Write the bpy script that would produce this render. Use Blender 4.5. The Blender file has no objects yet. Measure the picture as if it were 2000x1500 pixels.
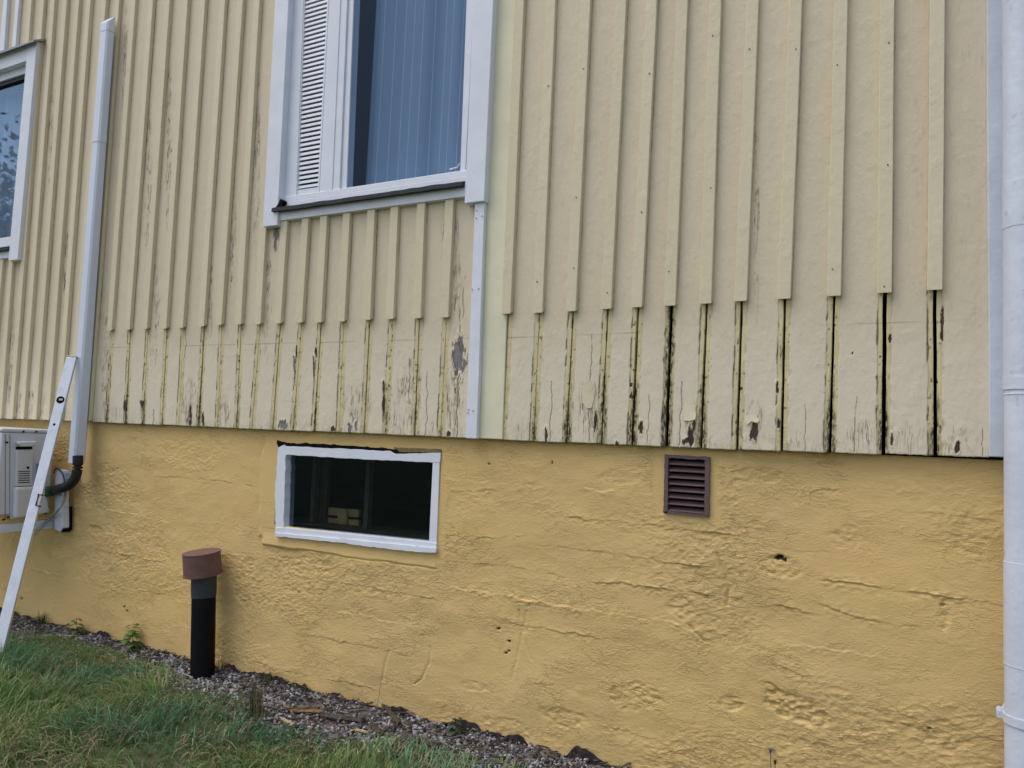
import bpy, math, random
import numpy as np
from mathutils import Vector, Matrix
rnd = random.Random(7)
S = bpy.context.scene
COL = S.collection
R = math.radians

# ---------------------------------------------------------------- camera
F = 1500.0                       # focal length in photograph pixels (2000 px wide)
CAM = np.array([0.0, -2.75, 1.45])
YAW, PITCH, ROLL = R(-28.35), R(4.0), R(2.44)
_f = np.array([math.sin(YAW)*math.cos(PITCH), math.cos(YAW)*math.cos(PITCH), math.sin(PITCH)])
_r = np.array([math.cos(YAW), -math.sin(YAW), 0.0])
_u = np.cross(_r, _f)
CR = math.cos(ROLL)*_r + math.sin(ROLL)*_u
CU = -math.sin(ROLL)*_r + math.cos(ROLL)*_u
CF = _f
cd = bpy.data.cameras.new('camera'); cam = bpy.data.objects.new('camera', cd); COL.objects.link(cam)
cd.sensor_width = 36; cd.lens = 36*F/2000; cd.clip_start = 0.05; cd.clip_end = 500
cam.matrix_world = Matrix(((CR[0], CU[0], -CF[0], CAM[0]), (CR[1], CU[1], -CF[1], CAM[1]), (CR[2], CU[2], -CF[2], CAM[2]), (0, 0, 0, 1)))
S.camera = cam

# ---------------------------------------------------------------- sky, sun, exposure
SUN_EL, SUN_AZ = R(64), R(232)   # azimuth: direction the light comes from, measured from +y clockwise
w = bpy.data.worlds.new('World'); S.world = w; w.use_nodes = True
nt = w.node_tree; nt.nodes.clear()
sky = nt.nodes.new('ShaderNodeTexSky'); sky.sky_type = 'NISHITA'; sky.sun_disc = False
sky.sun_elevation = SUN_EL; sky.sun_rotation = SUN_AZ; sky.dust_density = 3.0; sky.air_density = 1.0; sky.ozone_density = 1.0
hs = nt.nodes.new('ShaderNodeHueSaturation'); hs.inputs['Saturation'].default_value = 0.62
bg = nt.nodes.new('ShaderNodeBackground'); bg.inputs[1].default_value = 0.148
wo = nt.nodes.new('ShaderNodeOutputWorld')
nt.links.new(sky.outputs[0], hs.inputs['Color']); nt.links.new(hs.outputs[0], bg.inputs[0]); nt.links.new(bg.outputs[0], wo.inputs[0])
sl = bpy.data.lights.new('sun', 'SUN'); sl.energy = 0.7; sl.angle = R(50); sl.color = (1.0, 0.96, 0.90)
so = bpy.data.objects.new('sun', sl); COL.objects.link(so)
sd = Vector((math.sin(SUN_AZ)*math.cos(SUN_EL), math.cos(SUN_AZ)*math.cos(SUN_EL), math.sin(SUN_EL)))
so.rotation_euler = sd.to_track_quat('Z', 'Y').to_euler(); so.location = (0, -6, 8)
S.view_settings.view_transform = 'Standard'; S.view_settings.look = 'None'
S.view_settings.exposure = 0.53; S.view_settings.gamma = 1.0; S.view_settings.use_curve_mapping = False

# ---------------------------------------------------------------- measuring: photograph pixel -> point in the place
def ray(px, py):
    return CF + CR*(px-1000)/F - CU*(py-750)/F
def P(px, py, y=0.0):            # on the plane parallel to the wall at depth y
    d = ray(px, py); return CAM + d*(y-CAM[1])/d[1]
def PX(px, py, x):               # on the plane x = const
    d = ray(px, py); return CAM + d*(x-CAM[0])/d[0]
def PZ(px, py, z):               # on a level plane
    d = ray(px, py); return CAM + d*(z-CAM[2])/d[2]
def proj(p):
    d = p-CAM; z = d@CF
    return 1000+F*(d@CR)/z, 750-F*(d@CU)/z

# ---------------------------------------------------------------- noise
_T = np.random.RandomState(3).rand(256, 256)
def vn(x, y, s=0):
    x = np.asarray(x, float)+s*17.3; y = np.asarray(y, float)+s*9.7
    xi = np.floor(x).astype(int); yi = np.floor(y).astype(int); fx = x-xi; fy = y-yi
    fx = fx*fx*(3-2*fx); fy = fy*fy*(3-2*fy)
    a = _T[xi & 255, yi & 255]; b = _T[(xi+1) & 255, yi & 255]; c = _T[xi & 255, (yi+1) & 255]; d = _T[(xi+1) & 255, (yi+1) & 255]
    return (a*(1-fx)+b*fx)*(1-fy)+(c*(1-fx)+d*fx)*fy
def fbm(x, y, s=0, o=4):
    v = 0; a = .5; t = 0
    for k in range(o):
        v = v+a*vn(x*2**k, y*2**k, s+k*3); t += a; a *= .5
    return v/t
def sst(a, b, x):
    t = np.clip((x-a)/(b-a), 0, 1); return t*t*(3-2*t)

# ---------------------------------------------------------------- objects
def tag(o, label=None, cat=None, group=None, kind=None):
    if label: o['label'] = label
    if cat: o['category'] = cat
    if group: o['group'] = group
    if kind: o['kind'] = kind
    return o
def empty(name, loc, label, cat, group=None):
    o = bpy.data.objects.new(name, None); COL.objects.link(o); o.location = loc; o.empty_display_size = .1
    return tag(o, label, cat, group)
def link(name, me, mat, parent=None, loc=None):
    o = bpy.data.objects.new(name, me); COL.objects.link(o)
    if mat is not None: me.materials.append(mat)
    if parent is not None:
        o.parent = parent
        q = parent                                # meshes are modelled in world coordinates
        if q.type == 'EMPTY': o.matrix_parent_inverse = Matrix.Translation(q.location).inverted()
    if loc is not None: o.location = loc
    return o
class MB:
    def __init__(s): s.v = []; s.f = []; s.sm = []
    def add(s, vs, fs, smooth=False):
        n = len(s.v); s.v += [tuple(float(c) for c in v) for v in vs]; s.f += [tuple(i+n for i in f) for f in fs]; s.sm += [smooth]*len(fs); return s
    def box(s, a, b):
        (x0, y0, z0), (x1, y1, z1) = a, b
        return s.add([(x0, y0, z0), (x1, y0, z0), (x1, y1, z0), (x0, y1, z0), (x0, y0, z1), (x1, y0, z1), (x1, y1, z1), (x0, y1, z1)],
                     [(0, 3, 2, 1), (4, 5, 6, 7), (0, 1, 5, 4), (1, 2, 6, 5), (2, 3, 7, 6), (3, 0, 4, 7)])
    def prism(s, front, dvec):   # polygon + extrusion vector
        n = len(front); fr = [np.array(p, float) for p in front]; bk = [p+np.array(dvec, float) for p in fr]
        return s.add(fr+bk, [tuple(range(n)), tuple(range(2*n-1, n-1, -1))]+[(i, i+n, (i+1) % n+n, (i+1) % n) for i in range(n)])
    def slab(s, pts, yf, yb):    # outline given in photograph pixels at depth yf, going back to yb
        return s.prism([P(a, b, yf) for a, b in pts], (0, yb-yf, 0))
    def tube(s, path, r, n=12, cap=True, smooth=True):
        path = [Vector(p) for p in path]; m = len(path); rs = r if isinstance(r, (list, tuple)) else [r]*m
        ref = Vector((0, 0, 1)); vs = []
        for i, p in enumerate(path):
            t = (path[min(i+1, m-1)]-path[max(i-1, 0)]).normalized()
            a = t.cross(ref)
            if a.length < .05: a = t.cross(Vector((0, 1, 0)))
            a.normalize(); b = t.cross(a); 
            for k in range(n):
                an = 2*math.pi*k/n; vs.append(p+a*math.cos(an)*rs[i]+b*math.sin(an)*rs[i])
        fs = [(i*n+k, i*n+(k+1) % n, (i+1)*n+(k+1) % n, (i+1)*n+k) for i in range(m-1) for k in range(n)]
        s.add(vs, fs, smooth)
        if cap: s.add([vs[k] for k in range(n)], [tuple(range(n-1, -1, -1))]); s.add([vs[(m-1)*n+k] for k in range(n)], [tuple(range(n))])
        return s
    def build(s, name, mat, parent=None, bevel=0, label=None):
        me = bpy.data.meshes.new(name); me.from_pydata(s.v, [], s.f); me.update()
        me.polygons.foreach_set('use_smooth', s.sm)
        import bmesh
        bm = bmesh.new(); bm.from_mesh(me); bmesh.ops.recalc_face_normals(bm, faces=bm.faces[:]); bm.to_mesh(me); bm.free()
        o = link(name, me, mat, parent)
        if label: o['label'] = label
        if bevel:
            m = o.modifiers.new('bevel', 'BEVEL'); m.width = bevel; m.segments = 2; m.limit_method = 'ANGLE'; m.harden_normals = False
        return o
def grid(name, V, quads, mat, parent=None, attr=None, smooth=True):
    me = bpy.data.meshes.new(name)
    me.vertices.add(len(V)); me.vertices.foreach_set('co', np.asarray(V, np.float32).ravel())
    q = np.asarray(quads, np.int32); n = len(q); k = q.shape[1]
    me.loops.add(n*k); me.loops.foreach_set('vertex_index', q.ravel())
    me.polygons.add(n); me.polygons.foreach_set('loop_start', np.arange(0, n*k, k, dtype=np.int32)); me.polygons.foreach_set('loop_total', np.full(n, k, np.int32))
    me.polygons.foreach_set('use_smooth', np.full(n, smooth))
    me.update(calc_edges=True)
    for an, A in (attr or {}).items():
        c = me.color_attributes.new(an, 'FLOAT_COLOR', 'POINT'); c.data.foreach_set('color', np.asarray(A, np.float32).ravel())
    me.validate()
    return link(name, me, mat, parent)

# ---------------------------------------------------------------- materials
class NM:
    def __init__(s, name, rough=.6, spec=.3):
        s.m = bpy.data.materials.new(name); s.m.use_nodes = True; s.t = s.m.node_tree; s.t.nodes.clear()
        s.o = s.n('OutputMaterial'); s.b = s.n('BsdfPrincipled'); s.t.links.new(s.b.outputs[0], s.o.inputs[0])
        s.b.inputs['Roughness'].default_value = rough; s.b.inputs['Specular IOR Level'].default_value = spec
        s.pos = s.n('TexCoord').outputs['Object']
    def n(s, t): return s.t.nodes.new('ShaderNode'+t)
    def l(s, a, b):
        if isinstance(a, (int, float)): b.default_value = a
        elif isinstance(a, tuple): b.default_value = (*a, 1) if len(a) == 3 and b.type == 'RGBA' else a
        else: s.t.links.new(a, b)
    def map(s, sc, co=None, loc=(0, 0, 0)):
        m = s.n('Mapping'); s.l(co or s.pos, m.inputs[0]); m.inputs['Scale'].default_value = sc; m.inputs['Location'].default_value = loc; return m.outputs[0]
    def noise(s, sc=(1, 1, 1), d=4, r=.55, dist=0, co=None, loc=(0, 0, 0)):
        t = s.n('TexNoise'); s.l(s.map(sc, co, loc), t.inputs['Vector']); t.inputs['Scale'].default_value = 1; t.inputs['Detail'].default_value = d
        t.inputs['Roughness'].default_value = r; t.inputs['Distortion'].default_value = dist; return t.outputs[0]
    def voro(s, sc, feat='DISTANCE_TO_EDGE', co=None):
        t = s.n('TexVoronoi'); t.feature = feat; s.l(s.map(sc, co), t.inputs['Vector']); t.inputs['Scale'].default_value = 1; return t.outputs[0]
    def mr(s, v, a, b, c=0, d=1):
        m = s.n('MapRange'); s.l(v, m.inputs[0]); m.inputs[1].default_value = a; m.inputs[2].default_value = b; m.inputs[3].default_value = c; m.inputs[4].default_value = d; return m.outputs[0]
    def ma(s, op, a, b=0.0, clamp=False):
        m = s.n('Math'); m.operation = op; m.use_clamp = clamp; s.l(a, m.inputs[0]); s.l(b, m.inputs[1]); return m.outputs[0]
    def mix(s, f, a, b):
        m = s.n('Mix'); m.data_type = 'RGBA'; s.l(f, m.inputs[0]); s.l(a, m.inputs[6]); s.l(b, m.inputs[7]); return m.outputs[2]
    def attr(s, name):
        a = s.n('Attribute'); a.attribute_name = name; x = s.n('SeparateColor'); s.l(a.outputs['Color'], x.inputs[0]); return x.outputs[0], x.outputs[1], x.outputs[2], a.outputs['Alpha']
    def bump(s, h, dist=.002, st=1.0):
        b = s.n('Bump'); b.inputs['Strength'].default_value = st; b.inputs['Distance'].default_value = dist; s.l(h, b.inputs['Height']); s.l(b.outputs[0], s.b.inputs['Normal'])
    def col(s, c): s.l(c, s.b.inputs['Base Color']); return s
def simple(name, c, rough=.5, spec=.4, var=.06, sc=12, bump=.0006, bsc=60, metal=0, speck=None):
    m = NM(name, rough, spec); n = m.noise((sc,)*3, 4)
    lo = tuple(x*(1-var*1.6) for x in c); hi = tuple(min(1, x*(1+var)) for x in c)
    cc = m.mix(m.mr(n, .3, .7), lo, hi)
    if speck: cc = m.mix(m.ma('MULTIPLY', m.mr(m.noise((speck[0],)*3, 5, .6), speck[1], speck[1]+.06), speck[3]), cc, speck[2])
    m.col(cc); m.b.inputs['Metallic'].default_value = metal
    if bump: m.bump(m.noise((bsc,)*3, 3), bump)
    return m.m

BEIGE = (.645, .57, .415)
def board_material(name, base, pinkish, worn=True):
    m = NM(name, .55, .3)
    old, mold_dark, bare, grey = m.attr('wear'); crk, flake, tone, pen = m.attr('wear_more')
    if not worn: mold_dark = grey = pen = 0.0; crk = m.mr(m.noise((7, 7, .8), 2, loc=(4, 4, 4)), .62, .75, 0, .35)
    n1 = m.noise((3, 3, 1.2), 4); n2 = m.noise((30, 30, 12), 3)
    c = m.mix(m.mr(n1, .3, .7), base, pinkish)
    c = m.mix(m.mr(n2, .35, .75, 0, .22), c, tuple(x*.86 for x in base))
    c = m.mix(m.ma('MULTIPLY', tone, .45), c, (.60, .50, .36))
    oi = m.n('ObjectInfo'); c = m.mix(m.ma('MULTIPLY', oi.outputs['Random'], .0 if worn else .35), c, (.60, .52, .35))
    # vertical cracks in the dried paint, where the wear map allows them
    cn = m.noise((75, 75, 5), 3, .6, .6); dev = m.ma('ABSOLUTE', m.ma('SUBTRACT', cn, .5))
    gate = m.mr(m.noise((26, 26, 9), 2, loc=(5, 2, 1)), .46, .58)
    cw = m.ma('MULTIPLY', crk, .032)
    ck = m.ma('MULTIPLY', m.ma('LESS_THAN', dev, cw), m.ma('MULTIPLY', gate, m.mr(crk, 0.05, .5)))
    zz = m.n('SeparateXYZ'); m.l(m.pos, zz.inputs[0])
    c = m.mix(m.ma('MULTIPLY', m.mr(m.ma('ADD', zz.outputs[2], m.ma('MULTIPLY', n1, .12)), 2.0, 1.74), .7 if worn else 0.0), c, (.70, .62, .49))
    oldc = m.mix(m.mr(m.noise((20, 20, 8), 4), .3, .75), (.66, .575, .33), (.52, .44, .25))
    c = m.mix(old, c, oldc)
    fl = m.ma('MULTIPLY', flake, m.mr(m.noise((60, 60, 30), 3, loc=(3, 3, 3)), .52, .6))
    c = m.mix(fl, c, (.50, .40, .26))
    gw = m.mix(m.mr(m.noise((160, 160, 5), 3), .35, .65), (.13, .12, .125), (.27, .25, .25))
    c = m.mix(grey, c, gw)
    bw = m.mix(m.mr(m.noise((120, 120, 10), 3), .35, .65), (.018, .012, .010), (.09, .055, .035))
    c = m.mix(bare, c, bw)
    c = m.mix(m.ma('MULTIPLY', ck, .75), c, (.06, .042, .03))
    c = m.mix(m.ma('MULTIPLY', pen, .6), c, (.16, .14, .12))
    md = m.ma('MULTIPLY', mold_dark, m.mr(m.noise((130, 130, 45), 4, .65), .34, .58))
    c = m.mix(md, c, (.022, .018, .014))
    m.col(c)
    h = m.ma('MULTIPLY', m.noise((55, 55, 38), 4, .6, .4), .8)
    h = m.ma('ADD', h, m.ma('MULTIPLY', m.mr(m.noise((18, 18, 14), 2, loc=(9, 1, 4)), .5, .75), m.noise((95, 95, 70), 3, .6, 1.2)))
    h = m.ma('SUBTRACT', h, m.ma('MULTIPLY', ck, 1.5)); h = m.ma('SUBTRACT', h, m.ma('MULTIPLY', old, .7))
    h = m.ma('SUBTRACT', h, m.ma('ADD', bare, grey))
    m.bump(h, .0021, .85)
    return m.m
M = {}
M['board'] = board_material('board_paint', BEIGE, (.645, .55, .405))
M['batten'] = board_material('batten_paint', (.675, .60, .425), (.66, .58, .415), False)
M['pale'] = simple('pale_yellow_paint', (.72, .69, .50), .5, .3, .05, 5, .001, 40)
M['white'] = simple('white_trim_paint', (.69, .72, .79), .42, .4, .035, 9, .0006, 45, speck=(60, .70, (.25, .25, .28), .5))
M['pipewhite'] = simple('white_pipe_paint', (.58, .62, .71), .36, .45, .06, 5, .0022, 24, speck=(22, .63, (.40, .43, .50), .55))
M['plastic'] = simple('white_plastic', (.62, .67, .79), .35, .45, .02, 4, 0)
M['unit'] = simple('heat_pump_enamel', (.60, .62, .66), .35, .4, .03, 6, 0)
M['greymetal'] = simple('galvanised_metal', (.36, .38, .40), .45, .5, .12, 30, .0004, 80, metal=.3)
M['flash'] = simple('weathered_black_flashing', (.014, .015, .020), .5, .25, .35, 40, .0012, 90, speck=(55, .64, (.16, .17, .20), .5))
M['capmetal'] = simple('grey_window_flashing', (.25, .26, .27), .4, .5, .08, 20, 0)
M['alu'] = simple('brushed_aluminium', (.62, .65, .70), .34, .5, .06, 20, .0003, 60, metal=.45, speck=(70, .66, (.3, .3, .33), .4))
M['black'] = simple('black_plastic', (.004, .0045, .006), .5, .14, .2, 20, .0004, 60, speck=(90, .77, (.12, .13, .14), .5))
M['rubber'] = simple('black_rubber', (.016, .016, .02), .55, .3, .2, 30, .0005, 90)
M['collar'] = simple('grey_rubber_collar', (.030, .038, .052), .45, .4, .2, 25, .0004, 90)
M['brown'] = simple('brown_vent_paint', (.125, .082, .084), .5, .35, .08, 20, .0006, 70)
M['brownp'] = simple('brown_cap_plastic', (.155, .085, .075), .55, .30, .12, 20, .0003, 70)
M['dark'] = simple('dark_void', (.008, .007, .007), .9, .1, .3, 10, 0)
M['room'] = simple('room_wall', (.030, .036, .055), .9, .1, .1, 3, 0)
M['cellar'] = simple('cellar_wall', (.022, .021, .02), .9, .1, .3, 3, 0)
M['green'] = simple('green_tape', (.03, .10, .05), .5, .3, .1, 30, 0)
M['greyhose'] = simple('grey_drain_hose', (.30, .30, .31), .5, .3, .08, 30, .0004, 90)
M['oldwood'] = simple('weathered_grey_wood', (.10, .085, .075), .85, .15, .35, 25, .002, 80)
M['freshwood'] = simple('broken_orange_wood', (.34, .20, .09), .8, .2, .35, 30, .002, 80)
M['bark'] = simple('rusty_bark', (.10, .07, .055), .85, .15, .35, 40, .002, 90)
M['pine'] = simple('pale_pine_wood', (.55, .41, .25), .7, .2, .12, 20, 0)
M['leaf'] = simple('weed_leaf', (.07, .14, .03), .5, .3, .3, 40, 0)
M['leafd'] = simple('dark_weed_leaf', (.035, .055, .025), .5, .3, .3, 40, 0)
M['stem'] = simple('dry_stem', (.20, .15, .09), .8, .2, .25, 40, 0)
M['petal'] = simple('white_petal', (.75, .75, .78), .6, .2, .05, 20, 0)
M['fluff'] = simple('seed_fluff', (.36, .33, .30), .9, .1, .1, 60, 0)
M['barktree'] = simple('tree_bark', (.12, .10, .085), .9, .1, .3, 8, .01, 12)

def glass_mat(name, tint=(.85, .9, .95), boost=1.5):
    m = bpy.data.materials.new(name); m.use_nodes = True; t = m.node_tree; t.nodes.clear()
    o = t.nodes.new('ShaderNodeOutputMaterial'); mx = t.nodes.new('ShaderNodeMixShader'); tr = t.nodes.new('ShaderNodeBsdfTransparent'); gl = t.nodes.new('ShaderNodeBsdfGlossy')
    lw = t.nodes.new('ShaderNodeLayerWeight'); lw.inputs[0].default_value = .5; pw = t.nodes.new('ShaderNodeMath'); pw.operation = 'POWER'; pw.inputs[1].default_value = 5
    fr = t.nodes.new('ShaderNodeMath'); fr.operation = 'MULTIPLY_ADD'; fr.inputs[1].default_value = .96; fr.inputs[2].default_value = .04; t.links.new(lw.outputs['Facing'], pw.inputs[0]); t.links.new(pw.outputs[0], fr.inputs[0])
    mm = t.nodes.new('ShaderNodeMath'); mm.operation = 'MULTIPLY'; mm.use_clamp = True; mm.inputs[1].default_value = boost
    tr.inputs[0].default_value = (*tint, 1); gl.inputs['Roughness'].default_value = .015; gl.inputs[0].default_value = (.55, .76, 1.0, 1)
    nz = t.nodes.new('ShaderNodeTexNoise'); nz.inputs['Scale'].default_value = 2.2; bp = t.nodes.new('ShaderNodeBump'); bp.inputs['Distance'].default_value = .001; bp.inputs['Strength'].default_value = .2
    tc = t.nodes.new('ShaderNodeTexCoord'); t.links.new(tc.outputs['Object'], nz.inputs['Vector']); t.links.new(nz.outputs[0], bp.inputs['Height']); pass
    t.links.new(fr.outputs[0], mm.inputs[0]); t.links.new(mm.outputs[0], mx.inputs[0]); t.links.new(tr.outputs[0], mx.inputs[1]); t.links.new(gl.outputs[0], mx.inputs[2]); t.links.new(mx.outputs[0], o.inputs[0])
    return m
M['glass'] = glass_mat('window_glass', boost=.38); M['glassl'] = glass_mat('left_window_glass', boost=1.25); M['glassb'] = glass_mat('basement_glass', (.66, .68, .66), .8)

def plaster_material():
    m = NM('ochre_plaster_paint', .6, .25)
    hole, smooth, tone, _ = m.attr('wear')
    a = (.69, .472, .182); b = (.655, .465, .205)
    n1 = m.noise((1.3, 1.3, 1.3), 3); n2 = m.noise((14, 14, 14), 4)
    c = m.mix(m.mr(n1, .3, .7), a, b); c = m.mix(m.mr(n2, .35, .75, 0, .25), c, (.60, .425, .19))
    c = m.mix(m.mr(m.noise((2.2, 2.2, 3), 3, loc=(8, 8, 2)), .5, .7, 0, .6), c, (.69, .45, .20))
    c = m.mix(hole, c, (.025, .018, .012))
    m.col(c)
    f = m.noise((125, 125, 170), 4, .7); g = m.noise((70, 70, 120), 5, .68, .7)
    def crease(sc, loc, p): return m.ma('POWER', m.ma('SUBTRACT', 1.0, m.ma('ABSOLUTE', m.ma('MULTIPLY', m.ma('SUBTRACT', m.noise(sc, 4, .6, .5, loc=loc), .5), 3.0)), True), p)
    pm = m.mr(m.noise((5, 5, 9), 3, .6, .3), .44, .60); pm2 = m.mr(m.noise((4, 4, 8), 3, .6, .3, loc=(7, 3, 1)), .36, .70, .15, 1)
    c1 = m.ma('MULTIPLY', crease((20, 20, 48), (1, 2, 3), 12), pm); c2 = m.ma('MULTIPLY', crease((55, 55, 95), (5, 1, 8), 8), pm2)
    h = m.ma('ADD', m.ma('MULTIPLY', f, .42), m.ma('MULTIPLY', g, .34))
    h = m.ma('ADD', h, m.ma('MULTIPLY', c1, .50)); h = m.ma('SUBTRACT', h, m.ma('MULTIPLY', c2, .26))
    h = m.ma('MULTIPLY', h, m.ma('SUBTRACT', 1.0, m.ma('MULTIPLY', smooth, .62)))
    m.bump(h, .0062, .85)
    return m.m
M['plaster'] = plaster_material()

# ================================================================ THE HOUSE
YF = 0.032                                        # face of the plastered foundation, behind the boards
house = empty('house', (-2.5, 0, 0.6), 'wooden house wall with peeling beige board and batten cladding above an ochre plastered foundation', 'house')
ZT = 5.0
BW, BT = .043, .022                               # batten width and thickness
_bb = np.array([P(x, y, 0) for x, y in [(0, 817.5), (165, 823), (320, 830), (480, 837), (700, 846), (910, 855), (1100, 864), (1292, 871.6), (1500, 881), (1700, 887), (1959, 893.6)]])
def zb(x): return np.interp(x, _bb[:, 0], _bb[:, 2])
XC = P(1963, 700, 0)[0]+.045                      # the house corner, behind the downpipe

# seams: (right edge of batten face at y=0 of the photo, at its lower end (x, y), seam at the board ends (x, y), gap width, mould, cut short?)
SE = []
def seam(t, b, by, s, sy, gap=.004, mold_dark=.3, cut=True, ty=0, name='', hide=False):
    SE.append(dict(t=t, b=b, by=by, s=s, sy=sy, gap=gap, mold_dark=mold_dark, cut=cut, ty=ty, hide=hide))
# left of the duct: whole battens
seam(14, -12, 400, None, 817, cut=False, name='w1'); seam(37, 0, 470, None, 817, cut=False, name='w2')
for t, b in ((61.5, 2), (85.5, 24), (106.5, 45.6), (130.5, 70), (154.5, 95), (177, 117), (207, 140), (232.5, 173.4)):
    seam(t, b, 818+b*.04, None, 0, gap=.003, cut=False)
for t, b, by, s, g, mo in ((264, 217.5, 645.6, 208, .004, .7), (298.5, 252.5, 644.5, 245, .003, .75), (331.5, 287, 643, 279, .006, .75), (366.6, 324.4, 642, 316, .003, .45),
                       (400.5, 357, 640.6, 349, .003, .25), (439.5, 397.5, 637.5, 388, .009, .85), (474, 432, 635, 425, .003, .35), (507, 470.4, 634, 462, .004, .65)):
    seam(t, b, by, s, 832, gap=g, mold_dark=mo)
nwin0 = len(SE)
for t, ty, b, by, s, g, mo in ((519.5, 443, 507.8, 633.5, 491, .004, .45), (561, 429, 547.5, 632, 532, .005, .5), (603, 422, 589.5, 630.5, 572, .004, .45), (638.7, 418, 627.5, 630, 613, .005, .5),
                        (683.7, 412, 672.5, 628, 662, .003, .35), (731.9, 406, 723, 625, 711, .005, .35), (777.5, 401, 768, 623.3, 753, .003, .55), (830, 397, 821.7, 621.7, 810, .004, .5), (885.3, 388, 875, 620, 861, .003, .4)):
    seam(t, b, by, s, 845, gap=g, mold_dark=mo, ty=ty)
nwin1 = len(SE)
for t, b, by, s, g, mo in ((1023, 997, 613, 980.5, .003, .35), (1084.5, 1058.7, 611, 1042, .004, .55), (1153, 1124.6, 608, 1106.4, .004, 1.0), (1223, 1193.5, 603.6, 1174, .006, 1.0), (1282.5, 1253, 600, 1234, .008, 1.0),
                       (1343.4, 1319, 597, 1301, .013, 1.15), (1408.5, 1389, 593, 1369, .008, .9), (1481.4, 1458.4, 588, 1439.6, .009, .55), (1567, 1543.7, 583.5, 1526.5, .008, .4),
                       (1655.6, 1641.8, 578, 1620.5, .008, .9), (1746.5, 1742, 571.6, 1725.5, .012, .9), (1845.5, 1841, 566, 1827.4, .010, .8)):
    seam(t, b, by, s, 868+(s-980)*.028, gap=g, mold_dark=mo)
for q in SE:
    a = P(q['t'], q['ty'], -BT); b = P(q['b'], q['by'], -BT)
    dx = (a[0]-b[0])/(a[2]-b[2])
    q['zt'] = a[2]; q['zbot'] = b[2]
    q['xr'] = (lambda z, a=a, dx=dx: a[0]+(z-a[2])*dx)
    zz = [b[2], ZT]; xx = [b[0]-BW/2, a[0]+(ZT-a[2])*dx-BW/2]
    if q['s'] is not None:
        c = P(q['s'], q['sy'], 0); zz = [c[2]-.02]+zz; xx = [c[0]]+xx
    else:
        zz = [.3]+zz; xx = [b[0]-BW/2-(b[2]-.3)*dx]+xx
    q['zz'] = zz; q['xx'] = xx
def sx(q, z): return np.interp(z, q['zz'], q['xx'])

zsillL = P(8, 498, 0)[2]; ztopL = P(40, 92, 0)[2]
zsillM = P(725, 405, 0)[2]
xstripL = lambda z: np.interp(z, [P(909, 855)[2], P(927, 396)[2]], [P(911, 855)[0], P(929, 396)[0]])
pale_l = (P(930, 855), P(962, 0)); pale_r = (P(981, 857), P(1012, 0))

# wear painted by hand: (photo x, y, rx, ry, channel: b dark bare, g grey wood, f flaking), irregular outlines come from noise
BL = [(897, 697, 13, 36, 'g'), (901, 675, 5, 20, 'g'), (541, 457, 6, 17, 'g'), (538, 480, 3, 14, 'g'), (1350, 848, 8, 16, 'b'), (1355, 832, 4.5, 13, 'b'), (1345, 861, 10, 9, 'b'), (1476, 838, 5, 20, 'b'), (1471, 851, 7, 8, 'b'),
      (1163, 822, 3, 17, 'b'), (1870, 876, 6, 9, 'b'), (1872, 870, 3, 10, 'b'), (1067, 848, 3, 16, 'b'), (372, 812, 2.4, 20, 'b'), (371, 826, 2.4, 8, 'b'), (553, 830, 8, 9, 'g'), (683, 838, 3, 12, 'g'), (694, 833, 3, 8, 'g'), (650, 838, 3, 5, 'b'),
      (1840, 625, 3, 36, 'b'), (1738, 662, 2.5, 7, 'b'), (1518, 752, 3, 11, 'b'), (1521, 828, 3, 8, 'b'), (1008, 150, 3, 7, 'b'), (1011, 262, 2, 10, 'b'), (1004, 299, 2, 3, 'b'), (749, 752, 2.5, 13, 'b'), (749, 790, 2.5, 22, 'b'),
      (575, 716, 2.2, 24, 'g'), (579, 688, 1.6, 10, 'b'), (613, 720, 1.8, 20, 'b'), (617, 690, 2, 12, 'b'), (1448, 760, 2, 5, 'b'), (1233, 752, 3, 5, 'b'), (1233, 775, 3, 7, 'b'), (1742, 858, 3, 14, 'b'), (1826, 822, 4, 14, 'b'),
      (876, 848, 5, 6, 'b'), (869, 564, 2, 3, 'b'), (397, 820, 3, 14, 'b'), (244, 792, 3, 12, 'b'), (276, 790, 3, 10, 'b'), (1251, 835, 4, 14, 'b'), (1205, 868, 3, 6, 'b'), (1530, 745, 2, 4, 'b'), (1665, 690, 1.5, 3, 'b'),
      (700, 790, 26, 40, 'f'), (880, 470, 16, 90, 'f'), (885, 560, 18, 60, 'f'), (885, 780, 18, 60, 'f'), (360, 800, 12, 40, 'f'), (372, 780, 12, 40, 'f'), (435, 800, 14, 26, 'f'), (800, 760, 22, 60, 'f'), (760, 800, 12, 50, 'f'), (1150, 790, 18, 50, 'f'),
      (330, 300, 6, 200, 'f'), (455, 430, 7, 150, 'f'), (410, 560, 7, 90, 'f'), (195, 420, 7, 200, 'f'), (130, 600, 6, 160, 'f'), (100, 300, 5, 200, 'f'), (1690, 850, 32, 26, 'f'), (1860, 860, 40, 24, 'f'), (1475, 820, 16, 34, 'f'), (1350, 820, 14, 34, 'f'), (205, 700, 8, 120, 'f'), (500, 230, 8, 240, 'f'), (520, 560, 10, 120, 'f'), (1475, 200, 5, 200, 'f'), (1478, 420, 5, 180, 'f'),
      (245, 150, 7, 150, 'f'), (290, 380, 8, 160, 'f'), (300, 600, 10, 120, 'f'), (1745, 120, 4, 60, 'f'), (20, 700, 14, 100, 'f'), (60, 790, 60, 24, 'f')]
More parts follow.
